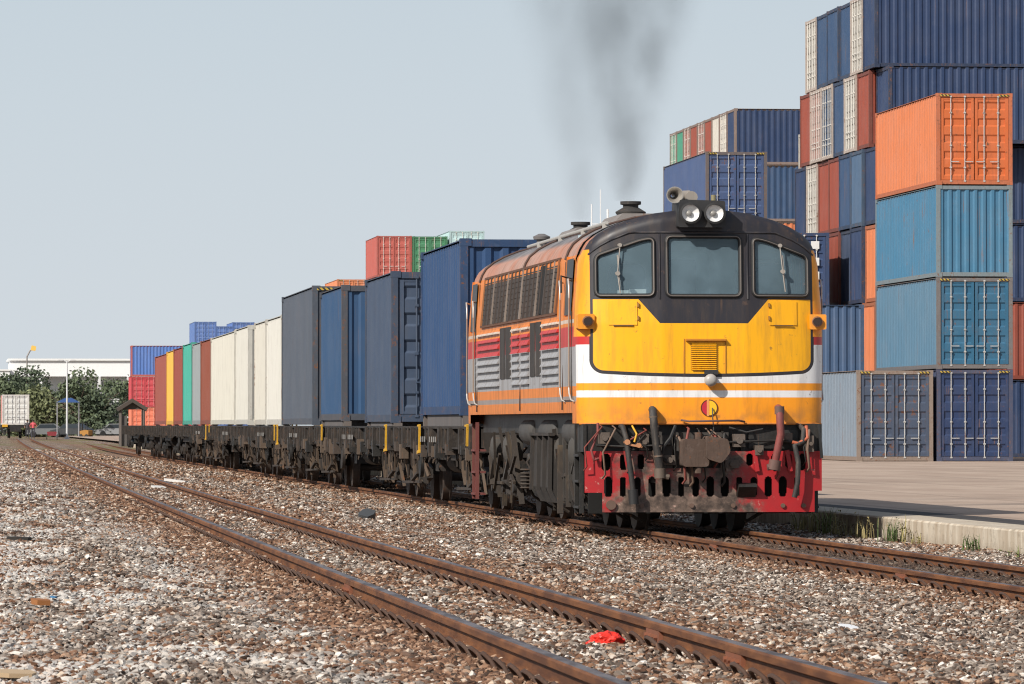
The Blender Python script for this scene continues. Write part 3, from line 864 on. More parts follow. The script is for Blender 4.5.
        # side ladder steps
        for yb in (.45, LEN-1.05):
            a = MB()
            for y in (yb, yb+.5): a.bar((s*1.42,y,1.35),(s*1.42,y,.22),.05,.03)
            for z in (.28,.6,.92): a.box(min(s*1.30,s*1.46), max(s*1.30,s*1.46), yb, yb+.5, z, z+.03)
            a.build('ladder', GREASE if yb < 1 else paint((.14,.035,.03), .6, .6, .4), L)
    # bogies
    def bogie(y0, n):
        a = MB()
        for s in (-1, 1):
            a.prism([(y0-.9,.62),(y0-.9,.82),(y0+.2,.72),(y0+1.0,.60),(y0+1.8,.60),(y0+2.6,.72),(y0+3.7,.82),(y0+3.7,.62),(y0+2.4,.45),(y0+.4,.45)], 'x', s*1.02 if s < 0 else 1.02, s*1.12)
        a.box(-1.0,1.0,y0+.5,y0+.7,.5,.75); a.box(-1.0,1.0,y0+2.1,y0+2.3,.5,.75)
        bo = a.build('bogie', GREASE, L)
        for k in range(3):
            y = y0 + 1.4*k
            w = MB()
            for s in (-1, 1):
                w.lathe([(.10,s*.69),(.40,s*.67),(.455,s*.665),(.46,s*.55),(.48,s*.545),(.48,s*.52),(.10,s*.52)], (0, y, .455), 'x', 28)
            w.cyl((-.62,y,.455),(.62,y,.455),.09,n=12)
            w.build('wheelset', paint((.06,.05,.045), .5, .5, .4), bo, smooth=40)
            w = MB()
            for s in (-1, 1):
                w.cut(); w.box(min(s*1.1,s*1.28), max(s*1.1,s*1.28), y-.15, y+.15, .32, .62)
                w.cyl((s*1.26,y,.46),(s*1.33,y,.46),.11,n=14)
            w.pieces('axle_box', DUSTY, bo, smooth=35)
            w = MB()
            for s in (-1, 1):
                for dy in (-.28, .28):
                    w.cut()
                    for q in range(6):
                        w.lathe([(.07,.42+q*.05),(.085,.435+q*.05),(.07,.45+q*.05)], (s*1.18, y+dy, 0), 'z', 10)
            w.pieces('coil_spring', paint((.06,.048,.04), .6, .5, .5), bo, smooth=60)
        w = MB()
        for s in (-1, 1):
            for yy in (y0+.5, y0+2.2):
                w.cut()
                w.lathe([(.02,s*1.14),(.17,s*1.15),(.19,s*1.2),(.19,s*1.36),(.12,s*1.40),(.02,s*1.41)], (0, yy, .98), 'x', 18)
                w.bar((s*1.3,yy,.98),(s*1.34,yy+.45,.55),.05,.04)
        w.pieces('brake_cylinder', paint((.06,.055,.05), .6, .5, .3), bo, smooth=40)
        w = MB(); sdr = random.Random(n)
        for s in (-1, 1):
            for q in range(12):
                yy = y0-.6+sdr.random()*4.0; zt = .95+sdr.random()*.35; zb = .15+sdr.random()*.4
                w.bar((s*(1.2+sdr.random()*.2),yy,zt),(s*(1.2+sdr.random()*.2),yy+sdr.uniform(-.25,.25),zb),.03+sdr.random()*.05,.03)
            for q in range(6):
                yy = y0-.6+sdr.random()*3.2
                w.bar((s*1.34,yy,.3+sdr.random()*.6),(s*1.36,yy+.5,.3+sdr.random()*.6),.035,.04)
            for yy in (y0-.62, y0+.78, y0+3.42):
                w.tube([(s*1.05,yy,1.0),(s*1.2,yy,.8),(s*.95,yy+.05,.3),(s*.62,yy+.1,.10)],.022,6)
        w.build('brake_rigging', paint((.030,.022,.017), .7, .6, .5, gcol=(.12,.085,.05)), bo, smooth=50)
    bogie(1.4, 3); bogie(LEN-5.0, 5)
    return L
build_loco()
# ------------------------------------------------------------------ wagons
DECK = EYE - .02
def trackx(Y):
    return 9.30 + (max(0.0, Y-236)/330.0)**1.5*5.0
def leftx(Y):
    return 3.24 + 2.2*(max(0.0, Y)/340.0)**1.6
WM = [paint((.009,.008,.0078), .55, .3, .3, gcol=(.035,.025,.018), scale=3), paint((.017,.012,.009), .6, .45, .45, gcol=(.045,.03,.02), scale=3)]
def wagon(Y0, Y1, label, seed, full=True):
    L = Y1 - Y0; r_ = random.Random(seed)
    w = empty('flat_wagon', (TRX, Y0, RAIL_T)); tag(w, label, 'wagon', 'flat wagons of the container train')
    dz = DECK - RAIL_T
    m = WM[seed % 2]
    a = MB()
    for s in (-1, 1):          # side sills: channel
        x0, x1 = sorted((s*1.14, s*1.18))
        a.box(x0, x1, 0, L, dz-.36, dz)
        x0, x1 = sorted((s*1.10, s*1.26))
        a.box(x0, x1, 0, L, dz-.04, dz); a.box(x0, x1, 0, L, dz-.36, dz-.33)
    for y in (0, L-.15): a.box(-1.22,1.22,y,y+.15,dz-.4,dz-.01)
    k = int(L/1.1)
    for i in range(k+1): a.box(-1.15,1.15,.2+(L-.4)*i/k-.04,.2+(L-.4)*i/k+.04,dz-.16,dz-.045)
    a.box(-.35,.35,.2,L-.2,dz-.45,dz-.17)
    for s in (-1, 1):
        a.prism([(L*.2,dz-.36),(L*.3,dz-.55),(L*.7,dz-.55),(L*.8,dz-.36)], 'x', s*1.05, s*1.10)
    a.build('underframe', m, w)
    a = MB()
    k = int(L/.55)
    for s in (-1, 1):
        for i in range(k+1):
            y = .12 + (L-.24)*i/k
            if r_.random() < .12: continue
            x0, x1 = sorted((s*1.18, s*(1.27 if i % 3 else 1.31))); q = r_.uniform(.02, .10)
            a.box(x0, x1, y-.06, y+.06, dz-.34-(q if i % 3 == 0 else 0), dz-.02)
    a.build('stake_pocket', paint((.020,.015,.012), .55, .5, .6, gcol=(.11,.075,.05), scale=5), w)
    if full:
        a = MB()
        for y, lo_ in {1: ((.3, .30), (8.3, .42)), 2: ((.25, .42), (L-3.0, .30)), 3: ((L-.4, .42),), 4: ((.2, .35),), 5: ((L-1.2, .2),), 6: ((.2, .4),)}[seed]:
            for s in (-1, 1):
                a.cut(); a.bar((s*1.32,y,dz+.03),(s*1.32,y+.06,dz-lo_),.035,.05)
                a.bar((s*1.32,y,dz+.01),(s*1.32,y+.30,dz+.01),.03,.03)
                if lo_ > .35: a.bar((s*1.32,y-.03,dz-lo_),(s*1.32,y+.32,dz-lo_-.02),.04,.05)
        a.pieces('handhold', YEL, w)
        a = MB()
        for q in range(7):
            y = L*.5 - 1.6 + q*.35 + r_.random()*.1 + (.5 if q > 3 else 0)
            a.box(-1.315,-1.31,y,y+.07+r_.random()*.08,dz-.26,dz-.17)
        a.build('number_marking', plain((.28,.27,.26), .8), w)
    a = MB()
    for y in (0, L):
        s = -1 if y == 0 else 1
        a.box(-.12,.12,min(y,y+s*.4),max(y,y+s*.4),dz-.42,dz-.2)
        a.tube([(.4,y,dz-.3),(.42,y+s*.15,dz-.6),(.35,y+s*.4,dz-.75)],.03,6)
        a.tube([(-.4,y,dz-.3),(-.45,y+s*.2,dz-.65),(-.35,y+s*.45,dz-.8)],.03,6)
    a.build('coupler', GREASE, w)
    for yb in (2.1, L-2.1):
        a = MB()
        for s in (-1, 1):
            a.prism([(yb-1.25,.40),(yb-1.25,.58),(yb-.5,.66),(yb+.5,.66),(yb+1.25,.58),(yb+1.25,.40),(yb+.45,.30),(yb-.45,.30)], 'x', s*.86, s*.95)
        a.box(-.9,.9,yb-.2,yb+.2,.45,.8)
        b = a.build('bogie', m, w)
        for dy in (-.87, .87):
            a = MB(); y = yb+dy
            for s in (-1, 1):
                a.lathe([(.08,s*.70),(.36,s*.68),(.405,s*.68),(.41,s*.57),(.43,s*.565),(.43,s*.535),(.08,s*.53)], (0,y,.41), 'x', 22)
            a.cyl((-.6,y,.41),(.6,y,.41),.07,n=10)
            a.build('wheelset', paint((.055,.04,.033), .6, .5, .5), b, smooth=40)
            a = MB()
            for s in (-1, 1):
                a.cut(); a.cyl((s*.93,y,.42),(s*1.06,y,.42),.12,n=14); a.box(min(s*.92,s*1.02),max(s*.92,s*1.02),y-.14,y+.14,.3,.56)
            a.pieces('axle_box', DUSTY if full else m, b, smooth=35)
        if full:
            a = MB()
            for s in (-1, 1):
                for q in (-.16, 0, .16):
                    a.cut()
                    for z in range(5): a.lathe([(.05,.40+z*.05),(.068,.42+z*.05),(.05,.44+z*.05)],(s*1.0,yb+q,0),'z',8)
            a.pieces('coil_spring', GREASE, b, smooth=50)
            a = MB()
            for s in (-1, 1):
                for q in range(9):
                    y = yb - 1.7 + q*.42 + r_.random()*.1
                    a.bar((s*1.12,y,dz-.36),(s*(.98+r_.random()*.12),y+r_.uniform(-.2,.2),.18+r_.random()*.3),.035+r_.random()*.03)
            a.build('brake_rigging', paint((.10,.068,.046), .8, .6, .5, gcol=(.03,.022,.018)), b); a = MB()  # lighter half of the rigging, highlights put into its colour
            for s in (-1, 1):
                a.bar((s*1.12,yb-1.7,.34),(s*1.12,yb+1.7,.30),.045)
                a.bar((s*1.16,yb-1.75,.5),(s*1.16,yb-.6,.36),.06,.04)
                for q in range(6):
                    y = yb - 1.6 + q*.6 + r_.random()*.2
                    a.bar((s*1.16,y,dz-.36),(s*1.15,y+r_.uniform(-.15,.15),.35+r_.random()*.3),.03)
            a.build('brake_rigging', paint((.024,.017,.013), .8, .6, .5, gcol=(.08,.052,.036)), b)
    a = MB()
    a.lathe([(.02,L*.5-.9),(.2,L*.5-.88),(.22,L*.5-.8),(.22,L*.5+.3),(.02,L*.5+.36)], (-.75,0,dz-.55), 'y', 14)
    a.box(-1.05,-.7,L*.5+.7,L*.5+1.3,dz-.75,dz-.4)
    a.build('air_reservoir', m, w, smooth=40)
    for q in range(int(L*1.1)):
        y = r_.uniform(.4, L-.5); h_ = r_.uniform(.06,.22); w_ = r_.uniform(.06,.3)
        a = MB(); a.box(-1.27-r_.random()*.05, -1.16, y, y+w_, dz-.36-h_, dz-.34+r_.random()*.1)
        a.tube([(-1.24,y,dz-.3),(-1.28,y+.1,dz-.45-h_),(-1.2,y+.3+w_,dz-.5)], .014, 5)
        a.build('sill_fitting', r_.choice((GREASE, paint((.10,.07,.05), .8, .6, .5, scale=3), paint((.05,.036,.028), .8, .5, .5, scale=3))), w) if full else None  # paler fittings among the dark ones stand in for highlights
    a = MB(); 
    a.cyl((-1.2,L*.5+1.9,dz-.62),(-1.26,L*.5+1.9,dz-.62),.24,n=16)
    a.bar((-1.15,L*.5+1.9,dz-.62),(-1.0,L*.5+1.9,dz-.2),.05)
    a.build('brake_wheel', WM[(seed+1) % 2], w, smooth=40)
    return w
WG = [(78.3,92.4,'flat wagon directly behind the locomotive, under the tall royal blue container'),
      (93.0,112.3,'flat wagon carrying the blue container with ribbed doors and a mid blue one'),
      (113.0,124.4,'flat wagon carrying the tall slate grey container'),
      (124.9,137.2,'flat wagon carrying two ivory containers just behind the slate grey one'),
      (137.9,157.4,'flat wagon carrying the short and the long white containers'),
      (158.0,169.4,'flat wagon carrying the brown and grey container pair'),
      (170.0,183.2,'flat wagon carrying the teal and the narrow rust red container'),
      (183.7,199.4,'flat wagon carrying the yellow and the last brown red container'),
      (200.0,213.0,'empty flat wagon next behind the last loaded one'),
      (213.6,235.0,'empty flat wagon at the very tail of the train')]
for i, (a, b, lab) in enumerate(WG):
    wagon(a, b, lab, i+1, i < 6)

def DY(px, X=8.01):       # track-parallel position of the point seen in column px on the plane X
    D = F*(X/CT)/(px+55)
    return (D - X*ST)/CT
TRAIN = [  # x far, x near, base over eye, height, colour, end, label
    (420.7,460.5,.15,2.77,(.017,.055,.145),'corr','tall royal blue container with corrugated end right behind the locomotive'),
    (365,391.4,.04,2.74,(.042,.066,.115),'door','dusty blue container with ribbed doors, second behind the locomotive'),
    (319.7,341.7,.08,2.77,(.020,.065,.15),'corr','mid blue container with corrugated end and rusty top, third behind the locomotive'),
    (281.7,312.4,.0,3.06,(.070,.086,.115),'door','slate grey long container on the train next to the ivory ones'),
    (265.9,281.2,-.01,2.66,(.58,.57,.525),'corr','clean ivory container touching the slate grey container on the train'),
    (254,265.6,-.01,2.66,(.55,.53,.47),'corr','ivory container with a door gap behind it, second behind the slate grey one'),
    (235,248,0,2.66,(.56,.55,.50),'corr','short white container between two gaps in the train'),
    (210.7,234.4,0,2.64,(.57,.555,.49),'corr','long white container in front of the brown one on the train'),
    (200.5,210.5,.0,2.64,(.23,.06,.032),'corr','brown container between the grey and the long white one'),
    (192,200.3,0,2.64,(.26,.29,.30),'corr','grey container between the teal and the brown one'),
    (182.8,191.2,.0,2.71,(.05,.36,.28),'corr','teal green container on the train'),
    (173.5,182.3,.0,2.67,(.26,.055,.035),'corr','narrow rust red container between the yellow and the teal one'),
    (166.4,173.3,0,2.66,(.72,.40,.055),'corr','yellow container on the train'),
    (154.7,166.2,0,2.62,(.28,.07,.05),'corr','brown red container at the tail of the loaded train'),
]
LOCKS = []
for i, (xf, xn, dz, H, c, end, lab) in enumerate(TRAIN):
    y0, y1 = DY(xn), DY(xf)
    r = container(TRX, y0, EYE+dz, y1-y0, H, c, lab, end=end, detail=2 if i < 6 else 1,
                  group='containers on the train', rust=.12 if i < 1 else .2, grime=.25 if i < 4 else .3,
                  rods=paint(tuple(v*.9 for v in c), .5) if end == 'door' else None, marking=(i == 3),
                  framec=(.055,.06,.075) if i == 2 else None)
    # seat the container on the deck with twist locks
    if dz > -.02 + .001:
        a = MB()
        L = y1-y0
        for x in (-1.1, 1.1):
            for y in (.1, L-.1): a.cut(); a.box(x-.08, x+.08, y-.1, y+.1, -(EYE+dz-DECK)+.001, -.001)
        a.pieces('twist_lock', paint((.12,.10,.09), .7, .5, .5) , r)
        if dz > .02:
            a = MB(); a.box(-1.16, 1.16, .6, L-.6, -(EYE+dz-DECK)+.001, .015)
            a.build('base_frame', paint((.11,.10,.10), .7, .5, .5) , r)

# ------------------------------------------------------------------ container stacks on the apron
NAVY = (.015,.036,.098); BLUE = (.024,.060,.135); LTBL = (.055,.105,.185); RUST = (.25,.052,.030); ORNG = (.54,.165,.065)
TEAL = (.035,.15,.26); PALE = (.080,.165,.245); WHT = (.50,.475,.43); RED = (.34,.035,.04); DKB = (.04,.06,.11)
PINK = (.45,.26,.22); GRN = (.04,.22,.12)
# nearest stacks, doors towards the camera
s1 = 31.6
D1 = F/s1
def stackcol(pxr, D, tiers, H, group, z0=0.0, L=12.19, dx=None):
    """pxr: column of the near left corner; tiers from the bottom: (colour, end, label, leaf, rods, marking, dx)"""
    X, Y = place(pxr, D)
    out = []
    for k, t in enumerate(tiers):
        if t is None: continue
        c, end, lab = t[:3]; o = t[3] if len(t) > 3 else {}
        out.append(container(X + 1.22 + o.pop('dx', 0), Y + o.pop('dy', 0), z0 + k*H, L, H-.012, c, lab, end=end, group=group, **o))
    return out
stackcol(857.0, D1-.3, [((.17,.215,.27),'door','dusty grey ground level container, left of the navy one, with slate doors',
        dict(leafc=(.050,.070,.115), rust=.45, grime=.45, framec=(.22,.17,.14), marking=True))], 2.896, 'front stack at the edge of the yard')
stackcol(937.0, D1, [((.045,.06,.12),'door','navy ground level container with white locking rods under the teal ones', dict(leafc=(.015,.034,.10), marking=True, rust=.3, framec=(.05,.06,.11))),
        (PALE,'door','pale blue container with teal ribbed doors above the navy one', dict(leafc=(.022,.110,.20), marking=True, rust=.3, framec=(.14,.13,.13))),
        ((.045,.155,.265),'corr','strong blue container with bright teal corrugated end under the orange one', dict(rust=.45, framec=(.16,.20,.22))),
        (ORNG,'door','orange container with orange doors, topmost of the front stack', dict(leafc=(.52,.12,.03), marking=True, rust=.3, framec=(.42,.12,.05)))],
        2.92, 'front stack at the edge of the yard', L=10.9)

# tall stack: containers laid crosswise, ends to the left
H6 = 2.745
D6 = 182.0
X6, Y6 = place(876, D6)
ORD = ['ground', 'second', 'third', 'fourth', 'fifth', 'top']
ORDR = ['front', 'second', 'third', 'fourth', 'fifth', 'sixth', 'rearmost']
def cross(X, Y, Z, L, H, c, lab, group, end='corr', **k):
    return container(X, Y, Z, L, H, c, lab, rz=-PI/2, end=end, group=group, **k)
def named(c):
    return {NAVY:'navy', BLUE:'blue', LTBL:'light blue', RUST:'rust red', ORNG:'orange red', WHT:'white', PINK:'faded pink', RED:'dark red', DKB:'dark blue', GRN:'green', TEAL:'teal', PALE:'pale blue'}.get(c, 'grey')
G6 = 'tall stack of crosswise containers'
WRODS = plain((.66,.64,.60), .5)
tiers6 = {5: [NAVY,(WHT,'d'),BLUE,BLUE,BLUE,(WHT,'d')],
          4: [NAVY,RUST,(WHT,'d'),BLUE,(BLUE,'d'),(PINK,'d'),RUST],
          3: [NAVY,LTBL,BLUE,RUST,RUST,(WHT,'d'),NAVY],
          2: [ORNG,NAVY,DKB,RUST,(BLUE,'d')],
          1: [ORNG,LTBL,BLUE],
          0: [NAVY]}
for tz, cols in tiers6.items():
    dy0 = {4: -1.2}.get(tz, 0)
    for k, cc in enumerate(cols):
        c, dr = (cc[0], True) if isinstance(cc, tuple) and len(cc) == 2 else (cc, False)
        L = 2.99 if (k == 0 and tz in (2, 1)) else 12.19
        lab = f"{named(c)} {'door ended ' if dr else ''}container in {ORDR[k]} row, {ORD[tz]} level of the tallest stack"
        cross(X6 + rnd.uniform(-.06, .06) + (.3 if k == 0 and tz == 4 else 0), Y6 + 1.22 + dy0 + k*2.49, tz*H6, L, H6-.012, c, lab, G6,
              end='door' if dr else 'corr', rods=WRODS if dr else None, rust=.2, grime=.25,
              framec=(.4,.34,.3) if dr else tuple(v*.6+.01 for v in c), leafc=tuple(v*.75 for v in c) if dr else None)
# the right parts of the front row whose left neighbours are short
for tz, c in ((2, NAVY), (1, RUST)):
    cross(X6 + 3.1, Y6 + 1.22, tz*H6, 12.19, H6-.012, c, f"{named(c)} container right of the short orange red one, {ORD[tz]} level of the tallest stack", G6, rust=.2, grime=.25)
# low pile to its left: blue corrugated, and a door ended one above further back
X7, Y7 = place(857, 177)
for tz in (0, 1):
    cross(X7-6.1, Y7-.4, tz*2.62, 6.06, 2.6, (.05,.09,.17), f"grey blue crosswise container, {ORD[tz]} level beside the locomotive's right side", 'low pile beside the locomotive', rust=.2)
X8, Y8 = place(830, 187)
for tz in (0,1,2):
    container(X8-1.24, Y8, tz*2.7, 6.06, 2.69, (.035,.065,.15), f"navy container with white placards on its doors, {ORD[tz]} level behind the locomotive roof", end='door', group='navy pile behind the locomotive', rods=WRODS)
    a = MB()
    for zz in (.5, 1.0, 1.5, 2.1): a.cut(); a.box(.55, .85, -.012, -.006, zz, zz+.28)
    a.pieces('placard', WHITE, bpy.data.objects[[o.name for o in COL.objects if o.get('category') == 'container'][-1]])
# tower with a white top row further back
X9, Y9 = place(797.5, 217)
for tz, (c, e) in enumerate(((RUST,'door'),(RUST,'door'),(RUST,'door'),(PINK,'door'),(WHT,'door'))):
    cross(X9, Y9-1.5, tz*2.66, 6.06, 2.65, c, f"{named(c)} door ended container, {ORD[tz]} level of the slim tower behind the tallest stack", 'slim tower behind the tallest stack', end=e, rods=WRODS)

# middle stack with doors to the camera
D5 = F/25.4
stackcol(706, D5, [(NAVY,'door','navy container at ground level of the stack behind the cab roof'),
                   (RUST,'door','rust red container at second level of the stack behind the cab roof'),
                   (NAVY,'door','navy container at third level of the stack behind the cab roof'),
                   ((.05,.085,.19),'door','navy container with white locking rods, top of the stack behind the headlights', dict(marking=True, framec=(.12,.10,.10), rust=.35))],
         2.985, 'stack behind the cab roof')
D4 = 250.0
X4, Y4 = place(734.5, D4)
G4 = 'crosswise stack behind the cab roof'
for tz in range(6):
    cols = {5: [NAVY,(WHT,'d'),WHT,RUST,(RUST,'d'),RUST,(RUST,'d'),GRN,(GRN,'d')], 4: [BLUE], 3: [ORNG], 2: [NAVY], 1: [RUST], 0: [BLUE]}[tz]
    for k, cc in enumerate(cols):
        c, dr = (cc[0], True) if len(cc) == 2 else (cc, False)
        if c == GRN: c = (.05,.24,.16)
        nm = 'sea green' if c == (.05,.24,.16) else named(c)
        o = ['front','second','third','fourth','fifth','sixth','seventh','eighth','ninth'][k]
        cross(X4, Y4 + 1.22 + k*2.5, tz*2.74, 12.19, 2.725, c, f"{nm} container in {o} row, {ORD[tz]} level of the crosswise stack behind the headlights", G4,
              end='door' if dr else 'corr', rods=WRODS if dr else None, rust=.2, framec=(.2,.15,.13))
        if tz == 5 and k > 0:       # carried by the rows below
            pass
# hidden lower rows that carry the far top row: one pile per row up to the top level
for k in range(1, 9):
    for tz in (4,):
        c = [NAVY,RUST,BLUE,RUST,WHT,NAVY,BLUE,GRN][k-1]
        o = ['front','second','third','fourth','fifth','sixth','seventh','eighth','ninth'][k]
        cross(X4, Y4 + 1.22 + k*2.5, tz*2.74, 12.19, 2.725, c, f"{named(c)} container in {o} row, {ORD[tz]} level of the crosswise stack behind the headlights", G4, rust=.2)

# towers behind the train
D3 = 360.0
for px, top, c, lab, n in ((376.8, 235.5, (.42,.10,.08), 'rust red door ended container on top of the tower above the train', 5),
                        (412.5, 236.0, (.05,.20,.10), 'dark green door ended container between the red and pale tower tops', 5),
                        (449.5, 230.5, (.42,.58,.60), 'pale teal door ended container topping the tower above the royal blue one', 5)):
    X, Y = place(px, D3); H = zat(top, D3)/n
    base = lab.split(' on top')[0].split(' between')[0].split(' topping')[0].replace(' door ended container','')
    for k in range(n):
        container(X + 1.22, Y, k*H, 9.6, H-.01, c if k == n-1 else [(.10,.14,.25),RUST,(.2,.22,.25),BLUE][k % 4],
                  lab if k == n-1 else f"{['blue','rust red','grey','dark blue'][k%4]} container at {ORD[k]} level of the tower under the {base} one",
                  end='door', group='tower of containers behind the train', rods=WRODS, rust=.2)
for px, top, D, c, lab, n in ((337, 279, 380, (.62,.22,.10), 'orange container with striped top edge peeping over the train', 4),):
    X, Y = place(px, D); H = zat(top, D)/n
    for k in range(n):
        container(X + 1.22, Y, k*H, 12.19, H-.01, c, lab if k == n-1 else f"orange container at {ORD[k]} level of the pile hidden behind the train", end='door', group='orange pile behind the train', marking=True)
# blue clusters far behind
D2 = 576.0
for px, top, nm, n in ((194.5,321.5,'leftmost',5),(215.5,326,'lower middle',5),(232.5,322,'rightmost',5)):
    X, Y = place(px, D2); H = zat(top, D2)/n
    for k in range(n):
        container(X+1.22, Y, k*H, 12.19, H-.01, (.10,.18,.42), f"{nm} of the three far blue towers behind the train, {ORD[k]} level", end='door', detail=1, group='far blue towers', rods=plain((.3,.4,.6),.5))
# red and blue pile behind the tail of the train
DT = 455.0
XT, YT = place(131, DT)
HT = 2.71
cross(XT, YT+1.2, 2*HT, 12.19, HT-.01, (.08,.17,.45), 'royal blue crosswise container on top of the red pile beside the hut', 'pile behind the tail of the train', detail=1, framec=(.4,.1,.08))
for q in range(3):
    container(XT+1.22+q*2.5, YT, HT, 6.06, HT-.01, (.50,.055,.07), f"bright red container, {['leftmost','middle','rightmost'][q]} of the second level of the pile behind the hut", end='door', detail=1, group='pile behind the tail of the train', rods=plain((.6,.25,.25),.5))
    container(XT+1.22+q*2.5, YT, 0, 6.06, HT-.01, (.70,.19,.11) if q < 2 else (.5,.06,.07), f"{'coral' if q<2 else 'red'} container, {['leftmost','middle','rightmost'][q]} at ground level of the pile behind the hut", end='door', detail=1, group='pile behind the tail of the train', rods=plain((.75,.4,.3),.5))
# ------------------------------------------------------------------ ground
def smooth(a, b, x):
    t = max(0.0, min(1.0, (x-a)/(b-a))); return t*t*(3-2*t)
BL = EYE - 1.05 - .128      # ballast level of the left track
BT = RAIL_T - .130          # ballast level of the train's track
def gz(X, Y):
    cl, ct = leftx(Y), trackx(Y)
    z = BL + (BT-BL)*smooth(cl+1.2, ct-1.3, X)
    z -= .10*math.exp(-((X-(cl+3.4))/1.0)**2)          # trough between the tracks
    z += .05*noise.noise(Vector((X*.45, Y*.16, 0))) * (1 - math.exp(-((X-cl)/1.1)**2)) * (1 - math.exp(-((X-ct)/1.1)**2))
    z += .03*noise.noise(Vector((X*1.6, Y*1.2, 3))) * (1 - math.exp(-((X-cl)/.9)**2)) * (1 - math.exp(-((X-ct)/.9)**2))
    if X < cl-1.0: z += .05*smooth(cl-1.0, cl-2.2, X)
    return z
def tint_nodes(t, pos):
    """rust tint near the two tracks and in drifting patches"""
    sp = t.node('ShaderNodeSeparateXYZ'); t.l.new(pos, sp.inputs[0])
    x, y = sp.outputs[0], sp.outputs[1]
    yc = t.m('POWER', t.m('DIVIDE', t.m('MAXIMUM', y, 0.), 340.), 1.6)
    dl = t.m('ABSOLUTE', t.m('SUBTRACT', t.m('SUBTRACT', x, 3.24), t.m('MULTIPLY', yc, 2.2)))
    dr = t.m('ABSOLUTE', t.m('SUBTRACT', x, 9.30))
    nl = t.m('SUBTRACT', 1.0, t.step(t.m('ABSOLUTE', t.m('SUBTRACT', dl, .75)), .1, .95))
    nr = t.m('SUBTRACT', 1.0, t.step(dr, .8, 1.5))
    far = t.step(y, 60., 170.)
    patch = t.step(t.noise(t.vmul(pos, (.9, .28, 1)), 1.2, 5, .6), .47, .62)
    return t.m('MAXIMUM', t.m('MULTIPLY', t.m('MAXIMUM', nl, nr), .95), t.m('ADD', t.m('MULTIPLY', patch, .8), t.m('ADD', .12, t.m('MULTIPLY', far, .25))), clamp=True), x, y
GREYS = [(0,(.018,.015,.012)),(.18,(.075,.061,.050)),(.42,(.17,.142,.118)),(.68,(.31,.27,.23)),(.88,(.50,.45,.395)),(.97,(.80,.75,.69))]
BROWNS = [(0,(.02,.010,.005)),(.18,(.075,.032,.014)),(.45,(.15,.064,.028)),(.72,(.25,.125,.065)),(.9,(.37,.235,.15)),(.985,(.58,.48,.38))]
def stone_mat():
    m, t, b = new_mat('stone')
    rnd_ = t.node('ShaderNodeObjectInfo').outputs['Random']
    pos = t.node('ShaderNodeNewGeometry').outputs['Position']
    tint, x, y = tint_nodes(t, pos)
    g = t.ramp(rnd_, GREYS); w = t.ramp(rnd_, BROWNS)
    r2 = t.m('FRACT', t.m('MULTIPLY', rnd_, 37.7))
    k = t.m('GREATER_THAN', t.m('ADD', t.m('MULTIPLY', tint, .85), t.m('MULTIPLY', t.m('SUBTRACT', .5, r2), .9)), .40)
    col = t.mix(t.m('ADD', t.m('MULTIPLY', k, .8), .12), g, w)
    n = t.noise(pos, 45, 3)
    col = t.mix(t.m('MULTIPLY', t.step(n, .4, .7), .35), col, (.17,.10,.07))
    drk = t.m('MULTIPLY', t.m('SUBTRACT', 1.0, t.step(t.m('ABSOLUTE', t.m('SUBTRACT', x, 9.30)), .5, .8)), .72)  # oil-soaked stones between the rails; also stands in for the locomotive's shade
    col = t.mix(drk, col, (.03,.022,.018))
    pale = t.m('MULTIPLY', t.m('SUBTRACT', 1.0, t.step(x, 1.0, 2.6)), t.m('MULTIPLY', t.step(t.noise(t.vmul(pos, (1.2,.35,1)), 1.0, 4), .42, .6), t.m('GREATER_THAN', r2, .35)))
    col = t.mix(t.m('MULTIPLY', pale, .6), col, (.66,.64,.61))
    t.l.new(col, b.inputs['Base Color']); b.inputs['Roughness'].default_value = .85
    return m
def ground_mat(far=False):
    m, t, b = new_mat('gravel')
    pos = t.node('ShaderNodeNewGeometry').outputs['Position']
    tint, x, y = tint_nodes(t, pos)
    vo = t.node('ShaderNodeTexVoronoi'); vo.inputs['Scale'].default_value = 17; t.l.new(pos, vo.inputs['Vector'])
    sc_ = t.node('ShaderNodeSeparateColor'); t.l.new(vo.outputs['Color'], sc_.inputs[0])
    v = sc_.outputs[0]
    col = t.mix(t.m('ADD', t.m('MULTIPLY', tint, .7), .2, clamp=True), t.ramp(v, GREYS), t.ramp(v, BROWNS))
    near = t.m('SUBTRACT', 1.0, t.step(y, 40., 110.))
    col = t.mix(t.m('MULTIPLY', near, .6), col, (.05,.032,.023))  # ground under the near stones darkened as shade in their gaps
    # dry grass and dirt far off
    gr = t.m('MULTIPLY', t.step(t.noise(t.vmul(pos, (.25,.05,1)), .9, 4), .48, .6), t.step(y, 200., 300.))
    col = t.mix(gr, col, t.mix(t.noise(pos, .6, 4), (.10,.11,.03), (.22,.16,.08)))
    t.l.new(col, b.inputs['Base Color']); b.inputs['Roughness'].default_value = .9
    bp = t.node('ShaderNodeBump'); bp.inputs['Strength'].default_value = 1.0; bp.inputs['Distance'].default_value = .03
    t.l.new(vo.outputs['Distance'], bp.inputs['Height']); t.l.new(bp.outputs[0], b.inputs['Normal'])
    return m
GM = ground_mat()
KX = 11.64                   # kerb face
